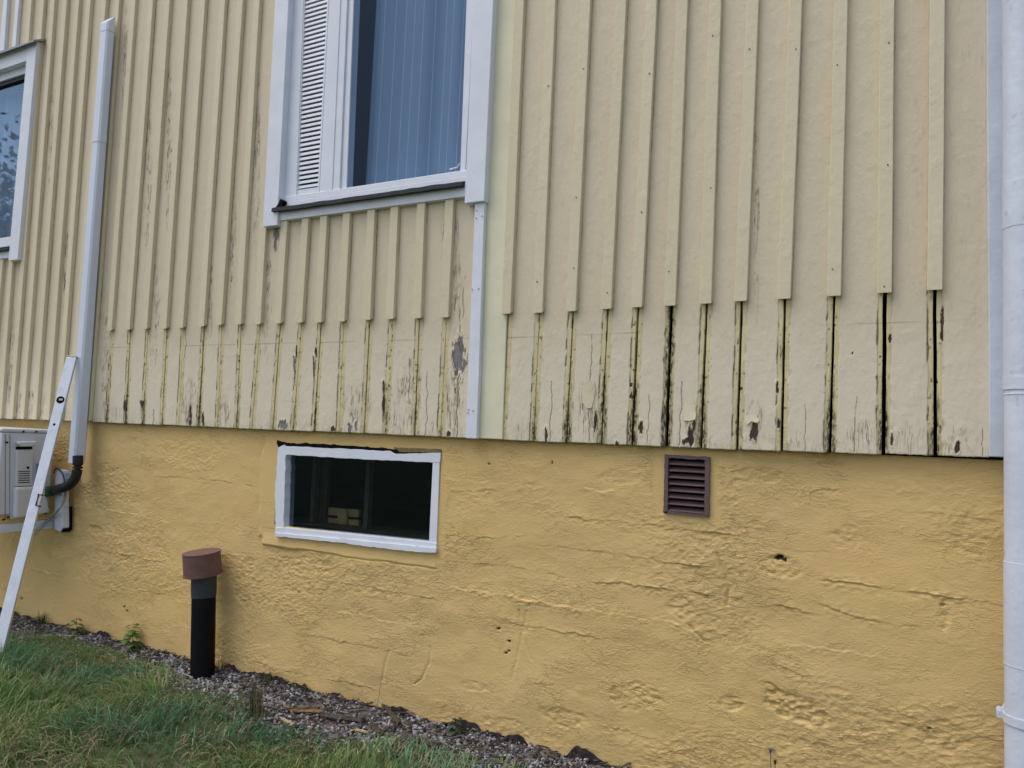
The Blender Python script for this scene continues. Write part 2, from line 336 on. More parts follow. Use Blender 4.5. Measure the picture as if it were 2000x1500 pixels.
CK = [(1388/1, 640, 870, 0), (1150, 640, 862, 1), (1328, 745, 872, 1.4), (1265, 770, 868, .8), (1075, 745, 862, .8), (1571, 790, 884, .7), (1669, 775, 884, .7), (897, 600, 690, 1.2), (893, 730, 855, 1.1), (799, 700, 790, .8), (905, 540, 620, 1),
      (215, 520, 640, 1), (206, 760, 822, 1), (361, 600, 700, .6), (832, 720, 850, .8), (1918, 835, 892, .9), (262, 470, 520, .8), (1350, 858, 876, 1.5), (1180, 860, 866, 1), (285, 540, 640, .8), (214, 690, 760, 1.2), (300, 800, 830, 1), (1104, 800, 862, .6)]
btone = 0.0
def wear(X, Z, seams):
    qx, qy = proj_arr(X, Z)
    old = np.zeros_like(X); mold_dark = np.zeros_like(X); bare = np.zeros_like(X); grey = np.zeros_like(X); fl = np.zeros_like(X); crk = np.zeros_like(X)
    zr = np.clip((Z-zb(X))/.34, 0, 3)
    jag = (fbm(X*160, Z*45, 5, 3)-.5)
    for q in seams:
        d = np.abs(X-sx(q, Z)); below = (Z < q['zbot']+.004)
        if q['cut']:
            e = BW*.5-.0015+jag*.006
            old = np.maximum(old, below*(1-sst(e-.0016, e+.0016, d)))
            edge = np.exp(-((d-e)/.0022)**2)*sst(.46, .6, vn(X*30, Z*28, 4))*below
            ln_ = np.exp(-((X-sx(q, Z)-BW/2-.001)/.0021)**2)*sst(.38, .60, vn(X*4, Z*5.5, 12))*(Z > q['zbot']+.01)*(.75 if q['t'] < 950 else .55)  # thin dark contact line drawn into the colour at the batten's right edge
            mold_dark = np.maximum(mold_dark, ln_)
            bare = np.maximum(bare, edge*np.where(X < sx(q, Z), .85, .22))
            s = q['mold_dark']
            m = s*np.clip(1.22-zr*(1.25 if s < 1.1 else .35), 0, 1.2)*np.exp(-(d/.021)**2)*(0.35+1.3*fbm(X*38, Z*22, int(q['b']) % 50, 3))*below
            m += s*.6*np.exp(-(d/.005)**2)*sst(.60, .78, vn(X*20, Z*18, 8))*below
            m += s*.30*np.exp(-(d/.010)**4)*sst(.35, .6, vn(X*26, Z*16, 18))*below
            mold_dark = np.maximum(mold_dark, sst(.28, .82, m))
            spot = sst(.80, .86, vn(X*110, Z*75, 11))*np.exp(-(d/.022)**4)*below*min(1, .4+s)
            mold_dark = np.maximum(mold_dark, spot)
        else:
            mold_dark = np.maximum(mold_dark, .5*np.exp(-((X-sx(q, Z)-BW/2)/.003)**2)*sst(.42, .7, vn(X*5, Z*6, 2)))  # same dark edge line for the battens left whole
    n = (fbm(X*170, Z*38, 21, 4)-.5)*1.5+(fbm(X*60, Z*50, 25, 2)-.5)*.6; lift = np.zeros_like(X)
    for bx, by, rx, ry, ch in BL:
        mk = (np.abs(qx-bx) < rx*2.2) & (np.abs(qy-by) < ry*2.2)
        if not mk.any(): continue
        r = np.sqrt(((qx-bx)/rx)**2+((qy-by)/ry)**2)
        if ch == 'f': fl = np.maximum(fl, mk*(1-sst(.5, 1.3, r+n*.9))*.75); crk = np.maximum(crk, mk*(1-sst(.5, 1.4, r)))
        else:
            v = mk*(1-sst(.86, 1.04, r+n*1.1)); lift = np.maximum(lift, mk*(1-sst(1.15, 1.5, r+n*.6))-v)
            if ch == 'b': bare = np.maximum(bare, v)
            else: grey = np.maximum(grey, v)
    for cx, y0, y1, wd in CK:
        if wd == 0: continue
        tt = np.clip((qy-y0)/(y1-y0), 0, 1); lx = cx+(1-tt)*(y1-y0)*.03+(vn(Z*28, Z*0, int(cx) % 60)-.5)*5+(vn(Z*90, Z*0, 3)-.5)*2
        v = (1-sst(wd*.30, wd*.30+.7, np.abs(qx-lx)))*(qy > y0)*(qy < y1)*sst(.25, .45, vn(Z*40, X*0, 6)+tt*.3)
        bare = np.maximum(bare, v*.7)
    # cracking rises from the rotten board ends
    crk = np.maximum(crk, (1-sst(.0, .34, zr+(fbm(X*9, Z*3, 9, 2)-.5)*.5))*(.15+.38*vn(X*7, X*0, 77)))
    crk = np.maximum(crk, .10*sst(.55, .7, fbm(X*2.5, Z*.8, 13, 2)))
    fl = np.maximum(fl, (1-sst(.0, .2, zr+(fbm(X*11, Z*6, 19, 2)-.5)*.55))*.45)
    pen = np.exp(-((Z-np.interp(qx, [191, 863, 992, 1927], [P(191, 679.6)[2], P(863, 663)[2], P(992, 659.5)[2], P(1927, 622.4)[2]]))/.0011)**2)*(qx > 186)*(qx < 1930)*sst(.25, .5, vn(X*6, Z*0, 31))
    global LIFT
    LIFT = lift*(1-bare)
    return np.stack([old, mold_dark, bare, grey], -1), np.stack([crk, fl, np.clip(sst(.45, .75, fbm(X*1.3, Z*.4, 17, 2))*.6+btone, 0, 1), pen], -1)
def proj_arr(X, Z):
    dx = X-CAM[0]; dy = -CAM[1]; dz = Z-CAM[2]
    w_ = dx*CF[0]+dy*CF[1]+dz*CF[2]
    return 1000+F*(dx*CR[0]+dy*CR[1]+dz*CR[2])/w_, 750-F*(dx*CU[0]+dy*CU[1]+dz*CU[2])/w_

GV, GQ, GA, GB = [], [], [], []
_cnt = 0
def board(fl, fr, z0, z1, seams, k):
    """one cladding board as a fine grid with turned-back edges; fl, fr give its two edges for a height"""
    global _cnt, btone
    btone = rnd.random()**1.5
    zmid = z0+.46
    rows = np.concatenate([np.arange(z0, min(zmid, z1), .004), np.arange(min(zmid, z1), min(z0+1.75, z1), .014), np.arange(min(z0+1.75, z1), z1, .06), [z1]])
    wdt = float(fr(z0+.3)-fl(z0+.3)); n = max(6, int(wdt/.0021))
    u = np.concatenate([[0, 0], np.linspace(0, 1, n), [1, 1]]); back = np.array([1, .12]+[0]*n+[.12, 1])
    rr = np.concatenate([[rows[0]], rows]); bz = np.array([1]+[0]*len(rows))
    Zm = np.repeat(rr[:, None], len(u), 1); L = fl(Zm[:, 0])[:, None]; Rr = fr(Zm[:, 0])[:, None]
    Xm = L+(Rr-L)*u[None, :]
    wv = (fbm(Xm*.0+k*3.1, Zm*14, 5, 3)-.5)*.0025                     # slightly uneven saw cut
    Xm = Xm+wv*(np.abs(u[None, :]-.5)*2)**6
    A, B = wear(Xm, Zm, seams)
    Y = -(fbm(Xm*18, Zm*9, 2, 3)-.5)*.0022-(fbm(Xm*70, Zm*50, 7, 2)-.5)*.0007+.0011*A[..., 0]+.0018*np.clip(A[..., 2]+A[..., 3], 0, 1)-.0016*np.clip(LIFT, 0, 1)
    Y += (rnd.random()-.5)*.002
    cup = (u[None, :]-.5)**2*.004*(1 if k % 2 else -1)
    Y = Y+cup
    Y = np.where((back[None, :] > .5) | (bz[:, None] > .5), .021, Y+back[None, :]*.006)
    zj = (fbm(Xm*70, Xm*0+k, 3, 3)-.5)*.004*(Zm < z0+.002)
    V = np.stack([Xm, Y, Zm+zj], -1).reshape(-1, 3); h, w_ = Xm.shape
    i = np.arange(h*w_).reshape(h, w_); Q = np.stack([i[:-1, :-1], i[:-1, 1:], i[1:, 1:], i[1:, :-1]], -1).reshape(-1, 4)+_cnt
    GV.append(V); GQ.append(Q); GA.append(A.reshape(-1, 4)); GB.append(B.reshape(-1, 4)); _cnt += h*w_
z00 = lambda x: float(zb(x))
XWL = (P(17, 508, -.045)[0]+P(50, 119, -.045)[0])/2-1.16   # left side of the left window
# plain boards beyond the left edge of the picture
xs0 = float(sx(SE[0], .9)); ext = [xs0-.16*i for i in range(17, 0, -1)]
for i, x in enumerate(ext):
    board(lambda z, x=x: z*0+x+.002, lambda z, x=x, i=i: z*0+(ext[i+1]-.002 if i+1 < len(ext) else xs0), float(_bb[0, 2]), ZT if x < XWL else zsillL, [], i)
    if x >= XWL: board(lambda z, x=x: z*0+x+.002, lambda z, x=x, i=i: z*0+(ext[i+1]-.002 if i+1 < len(ext) else xs0), ztopL, ZT, [], i+60)
for i in range(len(SE)-1):
    a, b = SE[i], SE[i+1]; g1, g2 = a['gap']/2, b['gap']/2
    fl = lambda z, a=a, g=g1: sx(a, z)+g
    fr = lambda z, b=b, g=g2: sx(b, z)-g
    xm = float(sx(a, .95)+sx(b, .95))/2; z0 = z00(xm)+rnd.uniform(-.0015, .0015)
    if i < 2:
        board(fl, fr, z0, zsillL, [a, b], i); board(fl, fr, ztopL, ZT, [a, b], i+40)
    elif nwin0-1 < i < nwin1-1: board(fl, fr, z0, zsillM+.01, [a, b], i)
    elif i == nwin0-1: board(fl, lambda z, b=b, g=g2: np.where(z > zsillM+.05, np.interp(z, [P(513, 443)[2], P(537, 0)[2]], [P(519, 443)[0], P(543, 0)[0]]), sx(b, z)-g), z0, ZT, [a, b], i)
    elif i == nwin1-1: board(fl, lambda z: xstripL(z), z0, zsillM+.01, [a], i)
    else: board(fl, fr, z0, ZT, [a, b], i)
# last board up to the white corner trim
q = SE[-1]; ct0 = P(1932.5, 892); ct1 = P(1927, 0); dct = (ct1[0]-ct0[0])/(ct1[2]-ct0[2])
xct = lambda z: ct0[0]+(z-ct0[2])*dct
board(lambda z: sx(q, z)+q['gap']/2, lambda z: xct(z), z00(ct0[0]-.08), ZT, [q], 77)
print('zb', _bb[:, 0], _bb[:, 2], [float(np.diff([sx(a, 1.3), sx(b, 1.3)])[0]) for a, b in zip(SE, SE[1:])])
clad = grid('cladding', np.concatenate(GV), np.concatenate(GQ), M['board'], house, {'wear': np.concatenate(GA), 'wear_more': np.concatenate(GB)})
clad['label'] = 'beige painted vertical boards, mouldy and peeling at their lower ends'

# curled flakes of loose paint above the rotten spots
def flake(pts, lift, k):
    v = []; n_ = len(pts)
    for i_, (a, b, l_) in enumerate(pts): p = P(a, b, -.0025-lift*.35*l_); v.append(tuple(p))
    c = np.mean(np.array(v), 0); m_ = MB().add(v+[tuple(c)], [(i_, (i_+1) % n_, n_) for i_ in range(n_)], False)
    o = m_.build('paint_flake', M['batten'], clad); md = o.modifiers.new('thick', 'SOLIDIFY'); md.thickness = .0006; return o
flake([(1333, 800, .1), (1338, 789, 0), (1347, 785, 0), (1357, 790, 0), (1359, 806, .3), (1358, 819, 1), (1347, 822, .9), (1336, 821, .5)], .016, 0)
flake([(1453, 812, 0), (1462, 808, 0), (1478, 813, .1), (1483, 822, .7), (1478, 826, 1), (1468, 823, .6), (1458, 830, .9)], .014, 1)
flake([(1137, 760, 0), (1140, 746, .5), (1150, 743, .9), (1160, 747, 1), (1163, 758, .4), (1160, 780, .2), (1155, 797, .6), (1145, 798, .4), (1138, 785, .1)], .010, 2)

# battens
def batten(q, top=None, bot=None, mat='board', label=None):
    zt = ZT if top is None else top; zl = q['zbot'] if bot is None else bot
    n = 14; zs = [zl+(zt-zl)*i/n for i in range(n+1)]; v = []; f = []
    o_ = rnd.uniform(-.001, .001); ph = rnd.uniform(0, 50)
    for i, z in enumerate(zs):
        xr = float(q['xr'](z))+(float(vn(z*3, ph))-.5)*.0022; rise = .011 if i == 0 else 0
        v += [(xr-BW, -.0005, z+rise), (xr-BW, -BT+o_, z), (xr, -BT+o_, z), (xr, -.0005, z+rise)]
    for i in range(n):
        b = i*4; f += [(b, b+1, b+5, b+4), (b+1, b+2, b+6, b+5), (b+2, b+3, b+7, b+6)]
    f += [(0, 3, 2, 1), (n*4, n*4+1, n*4+2, n*4+3)]
    m = MB().add(v, f); o = m.build('batten', M[mat], clad, bevel=.0022, label=label)
    return o
for i, q in enumerate(SE):
    if i < 2: batten(q, bot=ztopL, mat='white', label='white batten above the left window')
    elif i == 2: batten(q, bot=ztopL-.02, mat='batten'); batten(q, top=zsillL-.01, bot=z00(-5), mat='batten')
    elif nwin0 <= i < nwin1: batten(q, top=q['zt']+.012, mat='batten')
    elif not q['cut']: batten(q, bot=z00(float(sx(q, .9)))+.001, mat='batten')
    else: batten(q, mat='batten')
for x in ext[1:]:
    qq = dict(xr=lambda z, x=x: x+BW/2, zbot=float(_bb[0, 2])+.001)
    if x < XWL: batten(qq, mat='batten')
    else: batten(qq, bot=ztopL, mat='white', label='white batten above the left window'); (batten(qq, top=zsillL-.01, mat='batten') if x < -5.35 else None)
# two lower battens under the left window
for x_, y_ in ((-28, 560), (1, 560)):
    a = P(x_, y_, -BT); qq = dict(xr=lambda z, a=a: a[0]+(z-a[2])*.0, zbot=z00(-5.2)+.001)
    batten(qq, top=zsillL-.01, mat='batten')

# boards and trims that are not cladding
def vert_board(name, lb, lt, rb, rt, yf, yb, mat, zbm, ztp=ZT, bevel=.003, label=None, n=10, wob=.0015, parent=None):
    """lb, lt, rb, rt: photo points on its left and right edges at depth yf"""
    A, B, C_, D = P(*lb, yf), P(*lt, yf), P(*rb, yf), P(*rt, yf)
    el = lambda z: A[0]+(z-A[2])*(B[0]-A[0])/(B[2]-A[2]); er = lambda z: C_[0]+(z-C_[2])*(D[0]-C_[0])/(D[2]-C_[2])
    v = []; f = []; ph = rnd.uniform(0, 90)
    for i in range(n+1):
        z = zbm+(ztp-zbm)*i/n; o1 = (float(vn(z*4, ph))-.5)*wob; o2 = (float(vn(z*4, ph+9))-.5)*wob
        v += [(el(z)+o1, yb, z), (el(z)+o1, yf, z), (er(z)+o2, yf, z), (er(z)+o2, yb, z)]
    for i in range(n):
        b = i*4; f += [(b+k, b+(k+1) % 4, b+4+(k+1) % 4, b+4+k) for k in range(4)]
    f += [(0, 3, 2, 1), (n*4, n*4+1, n*4+2, n*4+3)]
    return MB().add(v, f).build(name, M[mat], parent or house, bevel=bevel, label=label)
vert_board('corner_board', (931.5, 856), (963.5, 0), (981, 857), (1012, 0), -.006, .021, 'pale', z00(P(955, 856)[0]), label='pale yellow green board right of the tall window')
vert_board('edge_strip', (909, 855), (927.3, 396), (931, 855), (946, 396), -.030, -.0065, 'white', z00(P(920, 855)[0])-.002, P(936, 396, -.03)[2], label='narrow white strip below the right window trim')
vert_board('strip_backing', (909.5, 855), (928, 396), (934, 855), (951, 396), -.006, .02, 'batten', z00(P(920, 855)[0])+.006, P(936, 396, -.03)[2]+.05)
cn = vert_board('corner_trim', (1932, 892), (1927, 0), (1962, 893), (1959.5, 0), -.020, .030, 'pipewhite', P(1945, 892.5, -.02)[2], label='white painted corner board beside the downpipe', wob=.003)
# the side of the house round the corner
x1 = P(1962, 893, -.02)[0]
MB().box((x1, .0, float(_bb[-1, 2])+.003), (x1+.022, 4.5, ZT)).build('side_cladding', M['batten'], house)
# screws in the white strip
for a, b in ((931, 411), (941.5, 422), (930, 426), (922, 565), (935, 564), (915, 800), (924, 802), (914, 806)):
    c = P(a, b, -.0305); MB().tube([(c[0], -.0325, c[2]), (c[0], -.028, c[2])], .0034, 8).build('screw', M['greymetal'], house)
# nail heads on the battens of the right part
for q in SE[nwin1:]:
    for z in np.arange(q['zbot']+.06, 3.0, .42):
        if rnd.random() < .35: continue
        z = z+rnd.uniform(-.12, .12); x = float(q['xr'](z))-BW*rnd.uniform(.3, .7)
        MB().tube([(x, -BT-.0022, z), (x, -BT+.002, z)], .0026, 7).build('nail', M['stem'], clad)
ZPB = float(_bb[:, 2].min())+.012
# dark paper behind the boards, inner wall
MB().box((ext[0]+.01, .026, 1.46), (XWL, .03, ZT)).box((XWL, .026, ztopL+.03), (-4.35, .03, ZT)).box((ext[0]+.01, .026, ZPB), (XC-.02, .03, zsillL-.06)).box((-4.35, .026, ZPB), (float(P(520, 300)[0]), .03, ZT)).box((float(P(955, 300)[0]), .026, ZPB), (XC-.02, .03, ZT)).build('wind_paper', M['dark'], house)

# ---------------------------------------------------------------- foundation
xs = np.concatenate([np.arange(-8, -5.4, .03), np.arange(-5.4, XC, .005), [XC, XC]])
zs = np.arange(.10, 1.53, .003)
X, Z = np.meshgrid(xs, zs)
X = X.copy(); Z = Z.copy()
def proj_y(X, Z, y):
    dx = X-CAM[0]; dy = y-CAM[1]; dz = Z-CAM[2]; w_ = dx*CF[0]+dy*CF[1]+dz*CF[2]
    return 1000+F*(dx*CR[0]+dy*CR[1]+dz*CR[2])/w_, 750-F*(dx*CU[0]+dy*CU[1]+dz*CU[2])/w_
qx, qy = proj_y(X, Z, YF)
warp = (fbm(X*3, Z*3, 40, 2)-.5)
big = (fbm(X*1.6, Z*2.4, 1, 3)-.5)*.022
med = (fbm(X*7+warp*2, Z*11, 2, 3)-.5)*.007
u1 = X*.94+Z*.34; v1 = -X*.34+Z*.94
trow = (1-np.abs(2*fbm(u1*26+warp*5, v1*60, 3, 3)-1)); u2 = X*.8-Z*.6; v2 = X*.6+Z*.8
trow2 = (1-np.abs(2*fbm(u2*30, v2*54+warp*6, 6, 3)-1))
rough = sst(.46, .68, fbm(X*2.6, Z*4.5, 9, 3))
pits = np.clip(fbm(X*42, Z*60, 12, 4)-.5, -.5, 1)
Hh = big+med+trow**7*.0017*(.25+rough)+trow2**8*.0016*(.25+rough)+pits*.0035*(.15+rough)
# board-form ledges left by the shuttering, traced: kind d = shadow ledge, l = light ledge
LN = [('d', 3.5, (1085, 1006), (1180, 1018), (1265, 1027), (1330, 1033), (1440, 1047)), ('d', 1.6, (870, 1043), (930, 1050), (1025, 1048)), ('d', 3.2, (1045, 1062), (1110, 1073), (1200, 1079), (1260, 1093), (1400, 1109)),
      ('d', 1.8, (870, 1093), (1000, 1108), (1110, 1130)), ('l', 3.5, (880, 1145), (980, 1162), (1080, 1180), (1200, 1199), (1300, 1215), (1390, 1237)), ('d', 3.5, (1150, 1135), (1215, 1140), (1290, 1152), (1350, 1160), (1450, 1166)),
      ('d', 2.2, (970, 1210), (1050, 1225), (1130, 1240), (1200, 1252)), ('d', 4.5, (1600, 1134), (1700, 1143), (1800, 1160), (1900, 1173), (1965, 1186)), ('d', 3, (1490, 1179), (1560, 1190), (1600, 1202)), ('d', 3.5, (1600, 1180), (1660, 1204), (1720, 1213), (1795, 1226)),
      ('d', 2, (1045, 1332), (1100, 1340), (1145, 1356)), ('d', 2.5, (196, 1075), (245, 1084), (330, 1102)), ('l', 2, (180, 990), (262, 1005), (330, 1020)), ('l', 2, (185, 1040), (300, 1055)), ('d', 3, (476, 1290), (513, 1294), (557, 1309), (600, 1318)), ('d', 3.5, (637, 1328), (681, 1333), (708, 1340), (741, 1351)),
      ('d', 1.8, (165, 880), (205, 881), (245, 864)), ('l', 2, (420, 1080), (560, 1090), (640, 1110)), ('d', 1.8, (560, 1122), (700, 1143), (860, 1172)), ('l', 1.8, (560, 1180), (700, 1200), (830, 1228)), ('d', 2, (600, 1240), (720, 1262), (800, 1280)), ('d', 2, (560, 1150), (640, 1158)),
      ('l', 2.5, (1500, 1250), (1640, 1270), (1750, 1288)), ('d', 2, (1490, 1290), (1560, 1315), (1640, 1330)), ('d', 2, (1640, 1385), (1760, 1415), (1900, 1440), (1965, 1445)), ('d', 1.8, (1390, 910), (1480, 915), (1560, 925)), ('d', 2, (1700, 990), (1820, 1003), (1960, 1020)), ('l', 2, (1120, 955), (1270, 965), (1290, 966)),
      ('d', 2, (870, 960), (1000, 955), (1080, 930)), ('d', 1.6, (1560, 960), (1700, 955), (1800, 965)), ('l', 2, (870, 935), (960, 942), (1090, 958)), ('d', 1.5, (300, 930), (420, 938), (500, 950)), ('d', 1.5, (270, 1150), (350, 1166), (370, 1168)), ('l', 2, (1160, 1320), (1290, 1345), (1390, 1375)),
      ('d', 2.2, (1180, 1420), (1260, 1440), (1330, 1462)), ('d', 2, (1500, 1430), (1620, 1455)), ('l', 2, (30, 1100), (120, 1125), (180, 1135)), ('d', 1.5, (1750, 1240), (1900, 1265)), ('d', 1.6, (1440, 1060), (1560, 1075), (1640, 1080))]
for kd, am, *pts in LN:
    px = [p[0] for p in pts]; py = [p[1] for p in pts]; Q = [P(a, b, YF) for a, b in pts]
    zx = [c[0] for c in Q]; zz = [c[2] for c in Q]
    m = (X > zx[0]-.03) & (X < zx[-1]+.03)
    if not m.any(): continue
    zl = np.interp(X, zx, zz)+(fbm(X*22, X*0, int(px[0]) % 97, 5)-.5)*.026
    d = Z-zl; fade = sst(zx[0]-.03, zx[0]+.06, X)*(1-sst(zx[-1]-.06, zx[-1]+.03, X))*(.30+1.1*vn(X*9, X*0, int(px[0]) % 31))*(.35+.65*sst(.30, .55, vn(X*13, X*0, int(px[0]) % 53)))
    if kd == 'd': pr = np.where(d > 0, np.exp(-d/.020)*.8, 0)+np.where(d <= 0, -.55*np.exp(d/.005), 0)
    else: pr = np.where(d < 0, np.exp(d/.022), 0)*.9
    Hh += am*.0016*fade*pr+am*.0016*fade*np.exp(-((d+.004)/.020)**2)*(fbm(X*75, Z*110, 91, 4)-.5)*2.2
# upright cracks
for am, *pts in ((1.6, (1400, 1078), (1412, 1110), (1424, 1150), (1421, 1185)), (1.6, (1378, 1255), (1345, 1220), (1355, 1232)), (1.4, (842, 1262), (838, 1297), (822, 1327), (807, 1337)), (1.2, (760, 1270), (752, 1300), (745, 1330)), (1.0, (1000, 1330), (1010, 1190), (1030, 1190)), (1.2, (1040, 1290), (1020, 1240), (1015, 1190))):
    if pts[0][1] > pts[-1][1]: pts = pts[::-1]
    pts = sorted(pts, key=lambda p: -p[1]); Q = [P(a, b, YF) for a, b in pts]
    xl = np.interp(Z, [c[2] for c in Q], [c[0] for c in Q])+(fbm(Z*30, Z*0, int(pts[0][0]) % 90, 3)-.5)*.012
    Hh -= am*.0035*np.exp(-((X-xl)/.005)**2)*(Z > Q[0][2])*(Z < Q[-1][2])
# broken hollows and rough spalls
hole = np.zeros_like(X)
for bx, by, rx, ry, an, dp in ((1560, 1385, 78, 32, 27, 1.0), (1510, 1350, 34, 14, 40, .7), (1430, 1375, 26, 18, 0, .7), (1240, 1360, 60, 30, 12, .5), (1845, 1200, 12, 34, 0, .7), (1650, 1050, 40, 26, 0, .5), (1330, 1185, 30, 24, 30, .6), (1850, 1440, 50, 30, 10, .6), (1530, 1110, 50, 22, 10, .5),
                           (210, 950, 60, 50, 0, .4), (600, 1105, 60, 18, 5, .4), (480, 1140, 20, 60, 0, .4), (1100, 1400, 50, 20, 15, .5), (930, 1340, 30, 12, 10, .4), (185, 1035, 16, 9, 30, .6), (1230, 930, 60, 20, 0, .35), (1480, 930, 50, 18, 0, .4), (1900, 1050, 40, 50, 0, .4), (990, 1420, 60, 20, 20, .4)):
    a = R(an); dx = (qx-bx); dy = (qy-by); ux = dx*math.cos(a)+dy*math.sin(a); uy = -dx*math.sin(a)+dy*math.cos(a)
    r = np.sqrt((ux/rx)**2+(uy/ry)**2)+(fbm(X*22, Z*22, 33, 3)-.5)*.7; m = 1-sst(.75, 1.05, r)
    Hh += m*(-.006*dp+(fbm(X*60, Z*85, 44, 4)-.5)*.020*dp)
for bx, by, rx, ry, v in ((1522, 1088, 12, 5, 1), (1533, 1093, 6, 5, 1), (974, 1228, 3.2, 2.4, 1), (995, 1252, 3.2, 2.2, 1), (988, 1275, 3.5, 2.2, 1), (994, 1272, 2.5, 2, 1), (1814, 1423, 5, 3, .8), (955, 906, 1.8, 1.8, .9), (1078, 903, 1.2, 3, .9), (242, 1185, 3, 2, .7), (248, 1193, 3, 2, .6), (42, 1169, 2, 3, .8), (1840, 1181, 5, 3, .5)):
    r = np.sqrt(((qx-bx)/rx)**2+((qy-by)/ry)**2)+(vn(X*160, Z*160, 5)-.5)*.7; m = 1-sst(.75, 1.1, r)
    hole = np.maximum(hole, m*v); Hh -= m*.012*v
# smoothed plaster round the basement window and the grille
smooth = np.zeros_like(X)
def flat(x0, y0, x1_, y1_, e, lvl):
    global Hh, smooth
    a, b = P(x0, y0, YF), P(x1_, y1_, YF)
    d = np.maximum(np.maximum(a[0]-X, X-b[0]), np.maximum(b[2]-Z, Z-a[2])); n = (fbm(X*12, Z*12, 55, 2)-.5)*.03
    m = 1-sst(0, e, d+n); Hh = Hh*(1-m*.9)+lvl*m; smooth = np.maximum(smooth, m)
flat(519, 850, 862, 1092, .02, .004); _l0, _l1 = P(700, 1062, YF)[2], P(700, 1086, YF)[2]; _lx0, _lx1 = P(514, 1050, YF)[0], P(852, 1090, YF)[0]
_t = np.clip((_l0-Z+(fbm(X*9, X*0, 3, 2)-.5)*.012)/(_l0-_l1), 0, 1.25); _lm = sst(_lx0-.015, _lx0+.01, X)*(1-sst(_lx1-.01, _lx1+.015, X))*(Z < _l0+.02)
_lh = np.where(_t <= 1, .002+.011*_t, .013*(1-sst(1.0, 1.22, _t))); Hh = np.where((_t < 1.22) & (_lm > .01), Hh*(1-_lm)+_lh*_lm, Hh); smooth = np.maximum(smooth, _lm*(_t > 0)*(_t < 1.2))
flat(1284, 878, 1398, 1012, .02, .002); flat(150, 830, 175, 930, .05, .0)
smooth = np.maximum(smooth, .85*sst(.5, .62, fbm(X*1.9, Z*2.6, 71, 3))); Hh *= (1-.35*smooth)
Hh = Hh-.001
top = zb(X)+.0
mt = sst(-.10, .02, Z-top); Hh = Hh*(1-mt*.85)
Hh = np.where(X > XC-.004, np.minimum(Hh, 0), Hh)
Y = YF-np.clip(Hh, -.03, .05); Y = np.where(Z > top-.01, np.maximum(Y, YF-.002), Y)
Y[:, -1] = 4.5                                     # round the corner
keep_z = Z <= top+.045
i = np.arange(X.size).reshape(X.shape); Q = np.stack([i[:-1, :-1], i[:-1, 1:], i[1:, 1:], i[1:, :-1]], -1).reshape(-1, 4)
cxq = (X[:-1, :-1]+X[1:, 1:]).ravel()/2; czq = (Z[:-1, :-1]+Z[1:, 1:]).ravel()/2
def rect(a, b, c, d, m): A = P(a, b, YF); B = P(c, d, YF); return (cxq > A[0]+m) & (cxq < B[0]-m) & (czq < A[2]-m) & (czq > B[2]+m)
BWa, BWb = P(545, 868, YF), P(855, 1066, YF); GRa, GRb = P(1299, 889.5, YF), P(1383.5, 1005, YF)
inh = lambda A, B, m: (cxq > A[0]+m) & (cxq < B[0]-m) & (czq < A[2]-m) & (czq > B[2]+m)
cut = inh(BWa, BWb, .004) | inh(GRa, GRb, .004) | (czq > np.interp(cxq, _bb[:, 0], _bb[:, 2])+.045)
Q = Q[~cut]
A = np.stack([hole, smooth, X*0, X*0+1], -1)
fnd = grid('foundation', np.stack([X, Y, Z], -1).reshape(-1, 3), Q, M['plaster'], house, {'wear': A.reshape(-1, 4)})
fnd['label'] = 'rough ochre yellow plastered foundation with formwork ridges'

# ---------------------------------------------------------------- tall window
ZW = 4.75
win = MB()
def wp(a, b, y): return P(a, b, y)
def col_piece(mb, lb, lt, rb, rt, yf, yb, z0, z1):       # upright piece between two slanted edges
    A, B, C_, D = P(*lb, yf), P(*lt, yf), P(*rb, yf), P(*rt, yf)
    el = lambda z: A[0]+(z-A[2])*(B[0]-A[0])/(B[2]-A[2]); er = lambda z: C_[0]+(z-C_[2])*(D[0]-C_[0])/(D[2]-C_[2])
    return mb.prism([(el(z0), yf, z0), (er(z0), yf, z0), (er(z1), yf, z1), (el(z1), yf, z1)], (0, yb-yf, 0)), el, er
yS, yG = -.006, .012
zr0 = P(600, 379, yS)[2]                                # top of the bottom rail
_, jl, _e = col_piece(win, (555, 340), (568, 0), (580, 340), (592.5, 0), yS, .09, zr0-.02, ZW)
col_piece(win, (543, 340), (563, 0), (555, 340), (568.3, 0), yS-.003, .09, zr0-.08, ZW)
col_piece(win, (625.5, 340), (642.5, 0), (664, 340), (678, 0), yS, .09, zr0-.02, ZW)
col_piece(win, (637, 340), (653, 0), (650, 340), (665, 0), yS-.004, yS, zr0+.0, ZW)
col_piece(win, (898.5, 340), (911, 0), (909, 330), (926, 0), yS, .09, zr0-.02, ZW)
xl_, xr_ = P(541, 395, yS)[0]-.03, P(912, 390, yS)[0]+.03
win.box((xl_, yS+.001, ZW-.06), (xr_, .09, ZW))
W1 = win.build('window', M['white'], house, bevel=.003, label='tall white window with louvred side panel and sheer curtain')
zt_ = P(600, 379, yS-.006)[2]; zg_ = P(725, 370, yS-.006)[2]; zb_ = P(725, 380.5, yS-.012)[2]
mb = MB(); mb.prism([(xl_, yS-.007, zg_), (xr_, yS-.007, zg_), (xr_, yS-.007, zr0), (xl_, yS-.007, zr0)], (0, .1, 0)); mb.prism([(xl_, yS-.013, zb_), (xr_, yS-.013, zb_), (xr_, yS-.013, zg_-.002), (xl_, yS-.013, zg_-.002)], (0, .1, 0))
mb.build('bottom_rail', M['white'], W1, bevel=.003)
